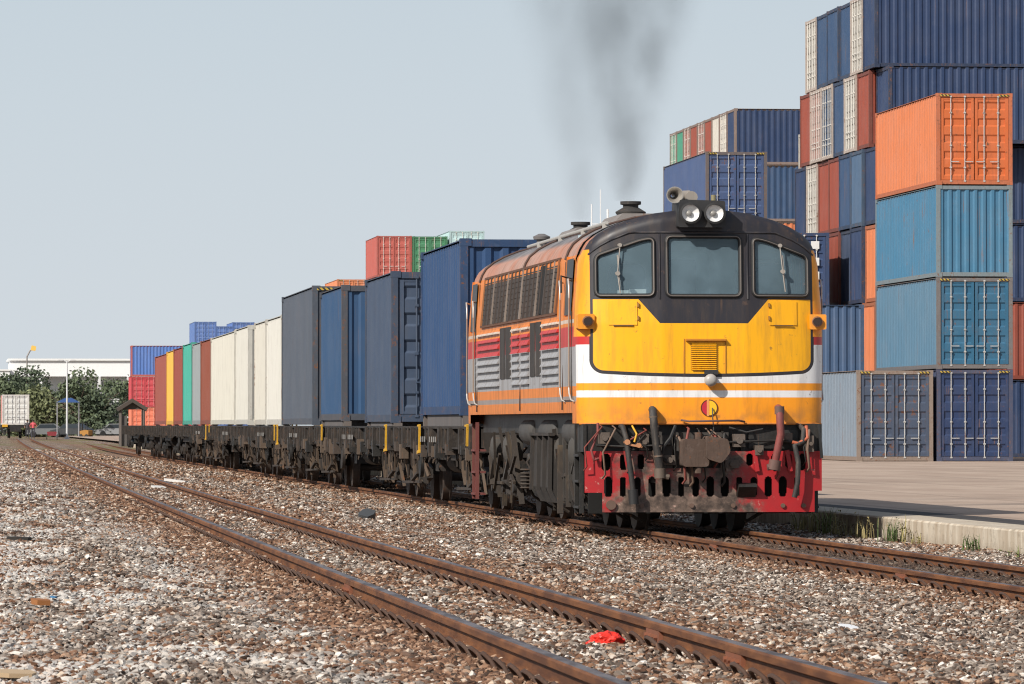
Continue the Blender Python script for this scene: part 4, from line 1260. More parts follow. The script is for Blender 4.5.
# one sheet to the horizon
a = MB()
ys = [5 + i*.5 for i in range(230)] + [120 + i*4 for i in range(60)] + [360 + i*30 for i in range(12)] + [750, 1000, 1500, 2500, 5000]
xs = [-600, -150, -60, -30, -16, -9, -5] + [-3 + i*.3 for i in range(49)] + [12.5, 16, 20, 30, 60, 150, 600, 1500]
for y in ys:
    for x in xs:
        z = gz(x, y) if x <= KX + .1 else -.32
        if y > 300: z = z*max(0, 1-(y-300)/100) + (-.15)*min(1, (y-300)/100)
        a.v.append((x, y, z))
nx = len(xs)
for j in range(len(ys)-1):
    for i in range(nx-1): a.f.append((j*nx+i, j*nx+i+1, (j+1)*nx+i+1, (j+1)*nx+i))
tag(a.build('ground', GM, smooth=60), kind='structure')
# scattered stones
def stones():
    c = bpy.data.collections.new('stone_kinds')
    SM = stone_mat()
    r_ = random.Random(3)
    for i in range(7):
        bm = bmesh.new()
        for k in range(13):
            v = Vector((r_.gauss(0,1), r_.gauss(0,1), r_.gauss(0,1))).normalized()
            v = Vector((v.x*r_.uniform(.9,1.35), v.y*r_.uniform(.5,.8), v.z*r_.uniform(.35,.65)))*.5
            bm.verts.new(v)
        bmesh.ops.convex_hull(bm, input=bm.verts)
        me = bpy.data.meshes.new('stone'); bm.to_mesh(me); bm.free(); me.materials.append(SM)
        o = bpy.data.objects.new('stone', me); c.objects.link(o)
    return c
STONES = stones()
def scatter_tree(density, s0, s1, seed, flat=.8):
    g = bpy.data.node_groups.new('scatter', 'GeometryNodeTree')
    g.interface.new_socket('Geometry', in_out='INPUT', socket_type='NodeSocketGeometry')
    g.interface.new_socket('Geometry', in_out='OUTPUT', socket_type='NodeSocketGeometry')
    N = g.nodes; K = g.links
    gi = N.new('NodeGroupInput'); go = N.new('NodeGroupOutput')
    d = N.new('GeometryNodeDistributePointsOnFaces'); d.inputs['Density'].default_value = density; d.inputs['Seed'].default_value = seed
    ci = N.new('GeometryNodeCollectionInfo'); ci.inputs['Collection'].default_value = STONES
    ci.inputs['Separate Children'].default_value = True; ci.inputs['Reset Children'].default_value = True
    ip = N.new('GeometryNodeInstanceOnPoints'); ip.inputs['Pick Instance'].default_value = True
    rv = N.new('FunctionNodeRandomValue'); rv.data_type = 'FLOAT_VECTOR'
    rv.inputs[0].default_value = (-.6,-.6,0); rv.inputs[1].default_value = (.6,.6,6.283); rv.inputs['Seed'].default_value = seed+1
    rs = N.new('FunctionNodeRandomValue'); rs.data_type = 'FLOAT'
    rs.inputs[2].default_value = 0; rs.inputs[3].default_value = 1; rs.inputs['Seed'].default_value = seed+2
    pw = N.new('ShaderNodeMath'); pw.operation = 'POWER'; pw.inputs[1].default_value = 2.2
    mr = N.new('ShaderNodeMapRange'); mr.inputs[3].default_value = s0; mr.inputs[4].default_value = s1
    sp = N.new('GeometryNodeSetPosition'); 
    ro = N.new('FunctionNodeRandomValue'); ro.data_type = 'FLOAT_VECTOR'; ro.inputs[0].default_value = (0,0,-s0*.25); ro.inputs[1].default_value = (0,0,s0*.75); ro.inputs['Seed'].default_value = seed+5
    jn = N.new('GeometryNodeJoinGeometry')
    K.new(gi.outputs[0], d.inputs['Mesh']); K.new(d.outputs['Points'], sp.inputs['Geometry']); K.new(ro.outputs[0], sp.inputs['Offset'])
    K.new(sp.outputs[0], ip.inputs['Points']); K.new(ci.outputs[0], ip.inputs['Instance'])
    K.new(rv.outputs[0], ip.inputs['Rotation'])
    out = [s for s in rs.outputs if s.enabled][0]
    K.new(out, pw.inputs[0]); K.new(pw.outputs[0], mr.inputs[0]); K.new(mr.outputs[0], ip.inputs['Scale'])
    K.new(ip.outputs[0], go.inputs[0])
    return g
def ballast(name, y0, y1, density, s0, s1, seed, xr=None):
    a = MB(); n = max(1, int((y1-y0)/1.0)); m = 26
    for j in range(n+1):
        y = y0 + (y1-y0)*j/n
        xl = (-25+55)*y/F - .3 if y < 400 else 0; xl = max(xl, -2)
        xh = min(KX+.02, (1050+55)*y/F + .6)
        for i in range(m+1):
            x = xl + (xh-xl)*i/m
            a.v.append((x, y, gz(x, y)))
    for j in range(n):
        for i in range(m): a.f.append((j*(m+1)+i, j*(m+1)+i+1, (j+1)*(m+1)+i+1, (j+1)*(m+1)+i))
    o = a.build(name, None); tag(o, kind='stuff', label='loose grey and rusty brown crushed stone around the tracks')
    md = o.modifiers.new('scatter', 'NODES'); md.node_group = scatter_tree(density, s0, s1, seed)
    return o
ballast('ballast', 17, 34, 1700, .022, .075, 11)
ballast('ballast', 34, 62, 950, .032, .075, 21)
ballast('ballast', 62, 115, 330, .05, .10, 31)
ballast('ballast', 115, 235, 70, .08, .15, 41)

# apron, kerb, dark strip
def concrete(name, c1, c2, scale=.5, wear=True):
    m, t, b = new_mat(name)
    pos = t.node('ShaderNodeNewGeometry').outputs['Position']
    n = t.noise(t.vmul(pos, (1, .35, 1)), scale, 7, .65); f = t.noise(pos, 9, 5, .7)
    col = t.mix(t.step(n, .35, .68), c1, c2)
    col = t.mix(t.m('MULTIPLY', t.step(f, .5, .75), .35), col, tuple(v*.5 for v in c1))
    col = t.mix(t.m('MULTIPLY', t.step(t.noise(t.vmul(pos, (.10, 1.2, 1)), .35, 6, .6), .54, .68), .45), col, tuple(v*.5 for v in c1))
    ty = t.noise(t.vmul(pos, (2.2, .035, 1)), 1.0, 4, .5)
    col = t.mix(t.m('MULTIPLY', t.step(ty, .58, .63), .28), col, tuple(v*.35 for v in c1))
    spz_ = t.node('ShaderNodeSeparateXYZ'); t.l.new(pos, spz_.inputs[0])
    jt = t.m('LESS_THAN', t.m('FRACT', t.m('DIVIDE', spz_.outputs[1], 14.0)), .012)
    col = t.mix(t.m('MULTIPLY', jt, .55), col, (.08,.065,.055))
    t.l.new(col, b.inputs['Base Color']); b.inputs['Roughness'].default_value = .85
    bp = t.node('ShaderNodeBump'); bp.inputs['Strength'].default_value = .5; bp.inputs['Distance'].default_value = .01
    t.l.new(f, bp.inputs['Height']); t.l.new(bp.outputs[0], b.inputs['Normal'])
    return m
AP = concrete('apron_surface', (.36,.265,.205), (.46,.355,.28))
a = MB(); 
a.add([(KX+.62, 20, 0), (400, 20, 0), (400, 700, 0), (KX+.62, 700, 0)], [(0,1,2,3)])
tag(a.build('concrete_yard', AP), kind='structure')
a = MB(); a.add([(KX+.60, 20, .004), (KX+1.25, 20, .004), (KX+1.25, 64.5, .004), (KX+1.1, 72, .004), (KX+.60, 90, .004)], [(0,1,2,3,4)])
tag(a.build('dark_strip', concrete('strip_surface', (.035,.03,.03), (.06,.052,.05))), kind='structure')  # dark strip along the yard side of the kerb
km, t, bb = new_mat('kerb_concrete')
pos = t.node('ShaderNodeNewGeometry').outputs['Position']
n1 = t.noise(t.vmul(pos, (1, 3.0, .5)), 1.6, 6, .65); n2 = t.noise(pos, 6, 5, .7)
spz = t.node('ShaderNodeSeparateXYZ'); t.l.new(pos, spz.inputs[0])
c = t.mix(t.step(n1, .38, .65), (.40,.33,.25), (.56,.50,.41))
c = t.mix(t.m('MULTIPLY', t.step(n2, .5, .7), .5), c, (.16,.12,.09))
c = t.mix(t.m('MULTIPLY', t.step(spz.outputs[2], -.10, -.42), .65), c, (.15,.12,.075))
t.l.new(c, bb.inputs['Base Color']); bb.inputs['Roughness'].default_value = .9
a = MB(); y = 20.0; kr = random.Random(5)
while y < 330:
    j = kr.uniform(-.012, .012)
    a.prism([(KX+j,-.6),(KX+j,-.015),(KX+j+.02,.005),(KX+.61,.008),(KX+.61,-.6)], 'y', y, y+5.93); y += 6.0
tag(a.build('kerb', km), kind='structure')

# ------------------------------------------------------------------ tracks
def rail_mat():
    m, t, b = new_mat('rail_steel')
    g = t.node('ShaderNodeNewGeometry'); pos = g.outputs['Position']
    sn = t.node('ShaderNodeSeparateXYZ'); t.l.new(g.outputs['Normal'], sn.inputs[0])
    n = t.noise(t.vmul(pos, (6,.8,6)), 2.0, 6, .6)
    c = t.mix(t.step(n, .35, .65), (.085,.029,.010), (.185,.070,.022))
    top = t.m('MULTIPLY', t.m('GREATER_THAN', sn.outputs[2], .95), t.m('GREATER_THAN', t.node('ShaderNodeTexCoord').outputs['Object'] and _objz(t), -.02))
    c = t.mix(top, c, t.mix(t.step(n,.4,.6), (.10,.062,.05), (.26,.21,.20)))
    t.l.new(c, b.inputs['Base Color'])
    t.put(b.inputs['Roughness'], t.m('SUBTRACT', .75, t.m('MULTIPLY', top, .33)))
    t.put(b.inputs['Metallic'], t.m('MULTIPLY', top, .7))
    return m
def _objz(t):
    s = t.node('ShaderNodeSeparateXYZ'); t.l.new(objcoord(t), s.inputs[0]); return s.outputs[2]
RM = rail_mat()
RPROF = [(-.065,-.125),(.065,-.125),(.065,-.112),(.018,-.098),(.014,-.052),(.041,-.040),(.041,-.009),(.030,0),(-.030,0),(-.041,-.009),(-.041,-.040),(-.014,-.052),(-.018,-.098),(-.065,-.112)]
def sweep(fx, off, y0, y1, step_):
    a = MB(); n = len(RPROF); ny = max(1, int((y1-y0)/step_))
    for j in range(ny+1):
        y = y0 + (y1-y0)*j/ny; x = fx(y)+off
        a.v += [(x+u, y, v) for u, v in RPROF]
    for j in range(ny):
        for k in range(n): a.f.append((j*n+k, j*n+(k+1)%n, (j+1)*n+(k+1)%n, (j+1)*n+k))
    a.f += [tuple(range(n)), tuple(range(ny*n, ny*n+n))]
    return a
SLM = paint((.085,.05,.033), .85, .6, .4, gcol=(.14,.10,.075), scale=2)
CLM = paint((.06,.028,.016), .7, .5, .5, scale=3)
def clips_mb(b, X, Y, g=.55):
    for s in (-1, 1):
        for q in (-1, 1):
            x = X + s*g + q*.085
            b.tube([(x+q*.02, Y-.17, -.14), (x+q*.05, Y-.16, -.085), (x+q*.07, Y-.10, -.062), (x+q*.075, Y, -.055), (x+q*.07, Y+.10, -.062), (x+q*.05, Y+.16, -.085), (x+q*.02, Y+.17, -.14)], .011, 6)
            b.box(x-.03, x+.03, Y-.05, Y+.05, -.15, -.10)
def track(name, label, fx, z, y0, y1, s0, s1, gh, step_=4.0):
    t_ = empty(name, (0, 0, z)); tag(t_, kind='structure')
    for o in (-gh, gh): sweep(fx, o, y0, y1, step_).build('rail', RM, t_, smooth=30)
    y = s0; n = 0
    sl = MB(); sl.prism([(-.12,-.28),(.12,-.28),(.11,-.155),(.08,-.148),(-.08,-.148),(-.11,-.155)], 'x', -.98, .98)
    sm = sl.mesh('sleeper'); cb = MB(); clips_mb(cb, 0, 0, gh); cm = cb.mesh('rail_clip', 60)
    while y < s1 and n < 99:
        o = link('sleeper', sm, SLM, t_); o.location = (fx(y), y+rnd.uniform(-.04,.04), 0); o.rotation_euler.z = rnd.uniform(-.02,.02)
        c = link('rail_clip', cm, CLM, o)
        y += .6; n += 1
    rest = MB()
    while y < min(s1, 150):
        rest.box(fx(y)-.98, fx(y)+.98, y-.11, y+.11, -.25, -.15)
        for s in (-gh, gh):
            for q in (-.09, .09): rest.box(fx(y)+s+q-.03, fx(y)+s+q+.03, y-.1, y+.1, -.15, -.09)
        y += .6
    if rest.v: tag(rest.build('distant_sleepers', SLM, t_), kind='stuff')
    return t_
LT = track('railway_track', '', leftx, EYE-1.05, 14, 420, 17.2, 120, .52)
TT = track('railway_track', '', trackx, RAIL_T, 25, 560, 30, 86, .61)
# fishplates at the rail joints
def fish(tr, fx, side, y):
    a = MB()
    for q in (-1, 1):
        a.box(*(sorted((fx(y)+side+q*.013, fx(y)+side+q*.038))), y-.25, y+.25, -.115, -.04)
        for k in (-.18,-.06,.06,.18): a.cyl((fx(y)+side+q*.036, y+k, -.08),(fx(y)+side+q*.058, y+k, -.08),.017,n=6)
    a.build('fishplate', paint((.20,.065,.03), .8, .5, .3), tr)
for y in (24.6, 35.5): fish(LT, leftx, -.52 if y < 36 and y > 25 else .52, y)
for y in (26.2,): fish(LT, leftx, .52, y+1.3)
for y in (46.6, 58.2): fish(TT, trackx, -.61, y)

# ------------------------------------------------------------------ small things on the ground
def crumple(name, c, px, py, w, d, h, label, cat, seed, rough=.5, n=60):
    r_ = random.Random(seed)
    D = F*1.15/(py-HY)
    for _ in range(4):
        X, Y = place(px, D); D = F*(EYE-gz(X, Y) if X < KX else EYE)/(py-HY)
    X, Y = place(px, D)
    z = gz(X, Y) if X < KX else 0.004
    bm = bmesh.new(); bmesh.ops.create_icosphere(bm, subdivisions=4, radius=.5)
    for v in bm.verts:
        k = noise.noise(v.co*4 + Vector((seed, 0, 0)))*.35 + noise.noise(v.co*10 + Vector((0, seed, 0)))*.18
        v.co *= 1 + k
        v.co = Vector((v.co.x*w, v.co.y*d, max(-.2*h, v.co.z*h)))
    me = bpy.data.meshes.new(name); bm.to_mesh(me); bm.free()
    o = link(name, me, plain(c, rough)); o.location = (X, Y, z + h*.25); o.rotation_euler = (0,0,r_.uniform(-.3,.3))
    tag(o, label, cat); return o
crumple('plastic_bag', (.75,.035,.02), 605, 646, .19, .16, .10, 'crumpled bright red plastic bag lying between the rails', 'plastic bag', 3)
def flat_piece(name, c, px, py, w, d, rz, label, cat, th=.02, tilt=(.1,.05), lift=.03):
    D = F*1.15/(py-HY)
    for _ in range(4):
        X, Y = place(px, D); D = F*(EYE-gz(X, Y))/(py-HY)
    X, Y = place(px, D)
    r_ = random.Random(int(px*7+py))
    n = 7; pts = []
    for i in range(n):
        t_ = 2*PI*i/n; k = r_.uniform(.8,1.1)
        pts.append((w*.5*math.copysign(abs(math.cos(t_))**.6, math.cos(t_))*k, d*.5*math.copysign(abs(math.sin(t_))**.6, math.sin(t_))*k))
    b = MB(); b.prism(pts, 'z', 0, th)
    o = b.build(name, plain(c, .6)); o.location = (X, Y, gz(X, Y)+lift); o.rotation_euler = (tilt[0], tilt[1], rz)
    return tag(o, label, cat)
flat_piece('wood_board', (.33,.13,.04), 41, 609, .125, .10, .1, 'small rust brown broken board on the pale stones', 'board', .03)
flat_piece('plastic_scrap', (.05,.18,.35), 54, 604, .035, .05, .6, 'tiny blue scrap at the end of the broken brown board', 'scrap', .01)
flat_piece('paper_scrap', (.8,.8,.82), 849, 632, .10, .22, .2, 'white sheet of paper lying on the stones between the two tracks', 'paper', .006)
flat_piece('paper_scrap', (.75,.75,.72), 916, 588, .05, .12, .8, 'white paper scrap just below the rails of the train track', 'paper', .006)
flat_piece('paper_scrap', (.75,.75,.74), 957, 586, .06, .12, .3, 'pale crumpled paper beside the outer rail near the kerb', 'paper', .02)
flat_piece('rubble_piece', (.7,.66,.6), 352, 592, .06, .10, 1.2, 'white lump caught beside the nearer rail of the front track', 'rubble', .05)
flat_piece('rubber_pad', (.055,.06,.065), 366, 522, .20, .25, -.5, 'dark grey rubber pad lying on the stones between the tracks', 'rubber pad', .10, (.35,.2))
flat_piece('orange_scrap', (.75,.22,.08), 986, 573, .10, .16, .5, 'small orange scrap between the rails of the train track', 'scrap', .04)
flat_piece('cardboard_piece', (.5,.36,.22), 16, 683, .2, .16, .1, 'pale tan cardboard piece in the stones nearest to the camera', 'cardboard', .02)
flat_piece('plastic_sheet', (.60,.59,.56), 106, 469, .2, .45, .4, 'white plastic sheet lying between the rails of the left track', 'plastic sheet', .03)
flat_piece('plastic_sheet', (.68,.67,.64), 160, 490, .25, .5, .2, 'pale plastic sheet between the left rails nearer than the other', 'plastic sheet', .03)
flat_piece('paper_scrap', (.62,.60,.58), 176, 484, .25, .5, .9, 'white paper heap beside the farther rail of the left track', 'paper', .05)
flat_piece('paper_scrap', (.72,.70,.68), 233, 471, .3, .8, .3, 'small white paper on the stones below the white containers', 'paper', .05)
flat_piece('paper_scrap', (.70,.68,.66), 38, 452, .3, .8, .3, 'white litter outside the rails where the left track bends', 'paper', .05)
flat_piece('dark_stick', (.05,.045,.04), 20, 543, .25, .06, .1, 'short dark stick lying on the pale stones away from the tracks', 'stick', .03)

def weed(px, X, h, n, label, seed, flower=False, cat='plant', name='weed'):
    r_ = random.Random(seed)
    D = F*(X/CT)/(px+55); Y = (D - X*ST)/CT
    b = MB()
    for i in range(int(n*.4)):
        a0 = r_.random()*2*PI; l = h*r_.uniform(.5,1.1); sp_ = r_.uniform(.05,.5)
        x0, y0 = r_.gauss(0,.06), r_.gauss(0,.16)
        tip = Vector((x0+math.cos(a0)*sp_*l, y0+math.sin(a0)*sp_*l, l))
        mid = Vector((x0+math.cos(a0)*sp_*l*.25, y0+math.sin(a0)*sp_*l*.25, l*.6))
        w = .007; d = Vector((math.cos(a0+1.6), math.sin(a0+1.6), 0))*w
        p0 = Vector((x0,y0,0))
        b.add([p0-d,p0+d,mid+d*.9,mid-d*.9,tip], [(0,1,2,3),(3,2,4)])
        for k in range(3):
            q = p0.lerp(tip, r_.uniform(.3,1)); la = r_.random()*2*PI
            e = Vector((math.cos(la), math.sin(la), r_.uniform(-.2,.6)))*r_.uniform(.03,.06)
            s_ = Vector((-e.y, e.x, 0)).normalized()*.012
            b.add([q, q+e*.5+s_, q+e, q+e*.5-s_], [(0,1,2,3)])
    o = b.build(name, leafmat([(.09,.13,.04),(.30,.25,.11),(.26,.22,.09),(.34,.28,.13),(.16,.19,.06)][(0 if seed in (7,10) else 1+seed%4)])); o.location = (X, Y, gz(X, Y)-.01)
    return tag(o, label, cat, 'weeds growing along the kerb')
def leafmat(c, k=.0):
    key = ('leaf', c)
    if key in _cache: return _cache[key]
    m, t, b = new_mat('leaves')
    n = t.noise(objcoord(t), 2.5, 4)
    oi = t.node('ShaderNodeNewGeometry').outputs['Random Per Island']
    col = t.mix(oi, tuple(v*.6 for v in c), tuple(min(1, v*1.5) for v in c))
    t.l.new(t.mix(t.step(n,.4,.6), col, tuple(v*.7 for v in c)), b.inputs['Base Color']); b.inputs['Roughness'].default_value = .8
    _cache[key] = m; return m
WD = [(801,.45,60,'dry grass tuft at the end of the kerb by the locomotive corner'),
      (812,.5,80,'tall dry weed against the kerb next to the red pilot plate'),
      (826,.5,80,'straw coloured weed in front of the first bright kerb part'),
      (838,.4,60,'low yellow green weed beneath the kerb right of the straw weed'),
      (850,.3,40,'short green weed between the straw weed and the tall stalks'),
      (866,.42,50,'upright stalky weed growing against the kerb'),
      (893,.38,90,'dense dark green weed clump against the kerb'),
      (905,.42,40,'thin stalks behind the dense green weed clump'),
      (916,.2,30,'tiny yellow flowering weed at the foot of the kerb'),
      (972,.26,60,'leafy pale green weed below the kerb joint'),
      (1012,.2,25,'small lone weed at the foot of the kerb nearest the camera')]
for i, (px, h, n, lab) in enumerate(WD): weed(px, 11.40, h*.85, n, lab, i+1)

# ------------------------------------------------------------------ background
def tree(px, D, h, w, c, label, seed, dens=1.0):
    r_ = random.Random(seed)
    X, Y = place(px, D)
    t_ = empty('tree', (X, Y, -.15)); tag(t_, label, 'tree', 'trees in front of the warehouse')
    b = MB()
    b.tube([(0,0,0),(.1,0,h*.25),(-.05,.1,h*.5),(.1,0,h*.8)], [.22,.17,.12,.04], 7)
    for k in range(6):
        a0 = r_.random()*2*PI; z = h*r_.uniform(.3,.6)
        b.tube([(0,0,z),(math.cos(a0)*w*.2, math.sin(a0)*w*.2, z+h*.12),(math.cos(a0)*w*.38, math.sin(a0)*w*.38, z+h*.25)], [.09,.06,.02], 5)
    b.build('trunk', plain((.10,.075,.055), .9), t_)
    b = MB(); lobes = []
    for k in range(13):
        a0 = r_.random()*2*PI; rr = w*.5*r_.uniform(0,.75)
        z = h*r_.uniform(.08,.9); rr *= 1.1 - abs(z/h-.5)
        lobes.append((Vector((math.cos(a0)*rr, math.sin(a0)*rr, z)), w*r_.uniform(.14,.26)))
    for i in range(int(2900*dens)):
        c0, r0 = lobes[r_.randrange(len(lobes))]
        d = Vector((r_.gauss(0,1), r_.gauss(0,1), r_.gauss(0,.8))).normalized()*r0*r_.uniform(.5,1.08)
        p = c0 + d
        u = Vector((r_.gauss(0,1), r_.gauss(0,1), r_.gauss(0,1))).normalized()*r_.uniform(.12,.30)
        v = u.cross(Vector((r_.gauss(0,1), r_.gauss(0,1), r_.gauss(0,1)))).normalized()*r_.uniform(.08,.2)
        b.add([p-u, p+v, p+u, p-v], [(0,1,2,3)])
    b.build('crown', leafmat(c), t_)
DG = (.085,.115,.070); OG = (.16,.18,.085); MG = (.12,.155,.085)  # leaf greens lightened, distance haze put into the colour
TR = [(-6,620,7.5,8,DG,'dark tree behind the white wagon container'),
      (8,600,7.0,6,MG,'mid green tree left of the tall slim one above the white wagon container'),
      (26,610,8.8,5.4,DG,'tallest slim dark tree rising against the white warehouse'),
      (38,560,5.5,6,OG,'olive bush like tree right of the slim dark one'),
      (50,570,6.0,7,OG,'broad olive tree in the middle left of the lamp post'),
      (64,590,6.0,5,DG,'dark low tree right behind the lamp post'),
      (80,560,7.2,7,MG,'grey green rounded tree just right of the lamp post'),
      (88,600,8.4,6,MG,'highest grey green tree right of the lamp post'),
      (100,560,6.6,6,DG,'dark tree right of the rounded grey green ones'),
      (112,570,6.8,6,MG,'mid green tree behind the small white shed'),
      (124,600,6.8,6,DG,'dark tree behind the thatched hut')]
for i, a_ in enumerate(TR): tree(a_[0], a_[1], a_[2]*(.97 if i == 2 else .88), a_[3]*1.3, *a_[4:6], seed=i+50)
# warehouse
WD_ = 1050.0
Xa, Ya = place(10, WD_); Xb, Yb = place(215, WD_)
w = empty('warehouse', (Xa, Ya, -.2)); tag(w, 'long white warehouse with deep fascia above the trees', 'warehouse')
wl = Xb - Xa
b = MB(); b.prism([(0,11.2),(wl,11.2),(wl,14.5),(0,14.5)], 'y', 0, 30); b.build('fascia', paint((.80,.81,.82), .6, .1, 0), w)
b = MB(); b.prism([(-.4,14.4),(wl+.4,14.4),(wl+.4,14.8),(-.4,14.8)], 'y', -.5, 30.5); b.build('roof', plain((.82,.83,.83), .5), w)
b = MB(); b.box(.3, wl-.3, 4, 30, 0, 11.2); b.build('wall', plain((.62,.65,.68), .7), w)
for k in range(8):
    b = MB(); b.box(k*wl/7-.3+.3, k*wl/7+.6, -.2, .6, 0, 11.2); b.build('pillar', plain((.7,.71,.72), .7), w)
Xa, Ya = place(-60, WD_); 
w = empty('warehouse', (Xa, Ya-4, -.2)); tag(w, 'lower white warehouse wing left of the long one', 'warehouse')
b = MB(); b.box(0, 14.0, 0, 25, 10.9, 12.3); b.build('fascia', paint((.78,.79,.80), .6, .1, 0), w)
b = MB(); b.box(.2, 13.8, 3, 25, 0, 10.9); b.build('wall', plain((.2,.22,.25), .7), w)
b = MB(); b.box(-.2, 14.2, -.3, 25.2, 12.3, 12.6); b.build('roof', plain((.8,.8,.8), .5), w)
# lamp posts
def lamp_post(px, D, top, label, heads=2, name='lamp_post', c=(.66,.68,.70)):
    X, Y = place(px, D); h = zat(top, D)
    o = empty(name, (X, Y, -.15)); tag(o, label, 'lamp post')
    h += .15
    b = MB(); b.cyl((0,0,0),(0,0,h),.10,.06,n=10); b.box(-.22,.22,-.22,.22,0,.2); b.build('pole', plain(c, .5), o, smooth=40)
    for k in range(heads):
        s = 1 if k == 0 else -1
        b = MB(); b.tube([(0,0,h-.1),(s*.3,0,h+.05),(s*.5,0,h+.06)], .04, 6); b.prism([(s*.4,h+.02),(s*.8,h+.04),(s*.8,h+.12),(s*.4,h+.14)], 'y', -.12, .12)
        b.build('lamp_head', plain((.62,.63,.64), .5), o)
lamp_post(67, 480, 361, 'tall white lamp post standing in front of the trees')
X, Y = place(31, 900)
o = empty('light_mast', (X, Y, -.2)); tag(o, 'slim mast with a yellow head rising above the warehouse roof', 'mast')
b = MB(); b.cyl((-.7,0,0),(-.7,0,13.3),.14,.12,n=8); b.tube([(-.7,0,13.2),(-.2,0,14.2),(.3,0,14.6)], .14, 6); b.build('pole', plain((.25,.23,.22), .6), o, smooth=40)
b = MB(); b.prism(rounded([(-.1,14.3),(.8,14.2),(.9,15.0),(.1,15.2)], .2), 'y', -.4, .4); b.build('mast_head', plain((.85,.55,.12), .5), o)
# radio masts seen over the locomotive roof
for px, top, D, lab in ((600.5, 188, 700, 'faint white lattice radio mast showing above the locomotive roof'),):
    X, Y = place(px, D); h = zat(top, D)
    o = empty('radio_mast', (X, Y, -.2)); tag(o, lab, 'radio mast')
    b = MB(); n = 12
    for k in range(n):
        z0, z1 = h*.86*k/n, h*.86*(k+1)/n; r0, r1 = .8-.5*k/n, .8-.5*(k+1)/n
        for i in range(4):
            c0, s0 = math.cos(i*PI/2+.4), math.sin(i*PI/2+.4); c1, s1_ = math.cos((i+1)*PI/2+.4), math.sin((i+1)*PI/2+.4)
            b.bar((c0*r0,s0*r0,z0),(c0*r1,s0*r1,z1),.10); b.bar((c0*r0,s0*r0,z0),(c1*r1,s1_*r1,z1),.06)
    b.build('lattice', plain((.75,.76,.77), .6), o)
    b = MB(); b.cyl((0,0,h*.86),(0,0,h),.06,n=6); b.cyl((-1.2,0,h*.84),(-1.2,0,h*.94),.08,n=6); b.cyl((1.0,0,h*.86),(1.0,0,h*.92),.15,n=6); b.bar((-1.3,0,h*.86),(1.2,0,h*.86),.1)
    b.cyl((.1,0,h*.80),(.1,-.4,h*.80),.5,n=14)
    b.build('antenna', plain((.75,.76,.77), .6), o)
# thatched hut
Dh = 330.0
X, Y = place(132.5, Dh)
s_h = F/Dh
o = empty('open_hut', (X, Y, -.2)); tag(o, 'small open hut with a gabled thatch roof behind the empty wagons', 'hut')
ez = zat(408, Dh) + .2; rz_ = zat(398.5, Dh) + .2
b = MB()
for s in (-1, 1): b.prism([(s*.98,ez),(s*.88,ez-.2),(0,rz_-.25),(0,rz_)][::s], 'y', -.2, 2.4)
b.prism([(-.80,ez-.10),(.80,ez-.10),(0,rz_-.18)], 'y', .1, .2)
b.build('roof', plain((.075,.06,.05), .9), o)
for x, y in ((-.72,0),(.72,0),(-.72,2.2),(.72,2.2)):
    b = MB(); b.cyl((x,y,0),(x,y,ez-.02),.07,n=8); b.build('post', plain((.12,.10,.09), .9), o)
b = MB(); b.box(-.75,-.35,.1,2.1,0,ez-.5); b.build('side_wall', plain((.10,.09,.085), .9), o)
b = MB(); b.box(-.7,.7,.4,1.6,0,.8); b.build('bench', plain((.25,.22,.2), .9), o)
# wagon and container at the far left, on the left track
Dw = 470.0
X, Y = place(15.5, Dw)
o = empty('flat_wagon', (X, Y, -.05)); tag(o, 'flat wagon standing alone under the white container', 'wagon')
b = MB(); b.box(-1.25,1.25,0,13,.95,1.2); b.box(-.5,.5,-.4,13,.6,.95); b.box(-1.3,-1.1,-.1,.1,.5,1.2); b.box(1.1,1.3,-.1,.1,.5,1.2); b.build('underframe', WM[0], o)
for yb in (1.8, 11):
    b = MB()
    for s in (-1, 1):
        b.box(min(s*.85,s*.95),max(s*.85,s*.95),yb-1.2,yb+1.2,.3,.7)
        for dy in (-.8,.8): b.lathe([(.08,s*.6),(.42,s*.57),(.42,s*.46),(.08,s*.45)],(0,yb+dy,.42),'x',16)
    b.build('bogie', WM[0], o)
b = MB(); b.box(-1.2,-.7,-.15,0,1.02,1.25); b.build('yellow_panel', YEL, o)
container(X+.02, Y, 1.16, 12.19, 2.75, (.50,.22,.20), 'white door ended container with faded pink sides on the lone wagon', end='door', leafc=(.62,.62,.60), rods=plain((.35,.36,.38),.5), framec=(.6,.58,.56), group='container on the lone wagon')
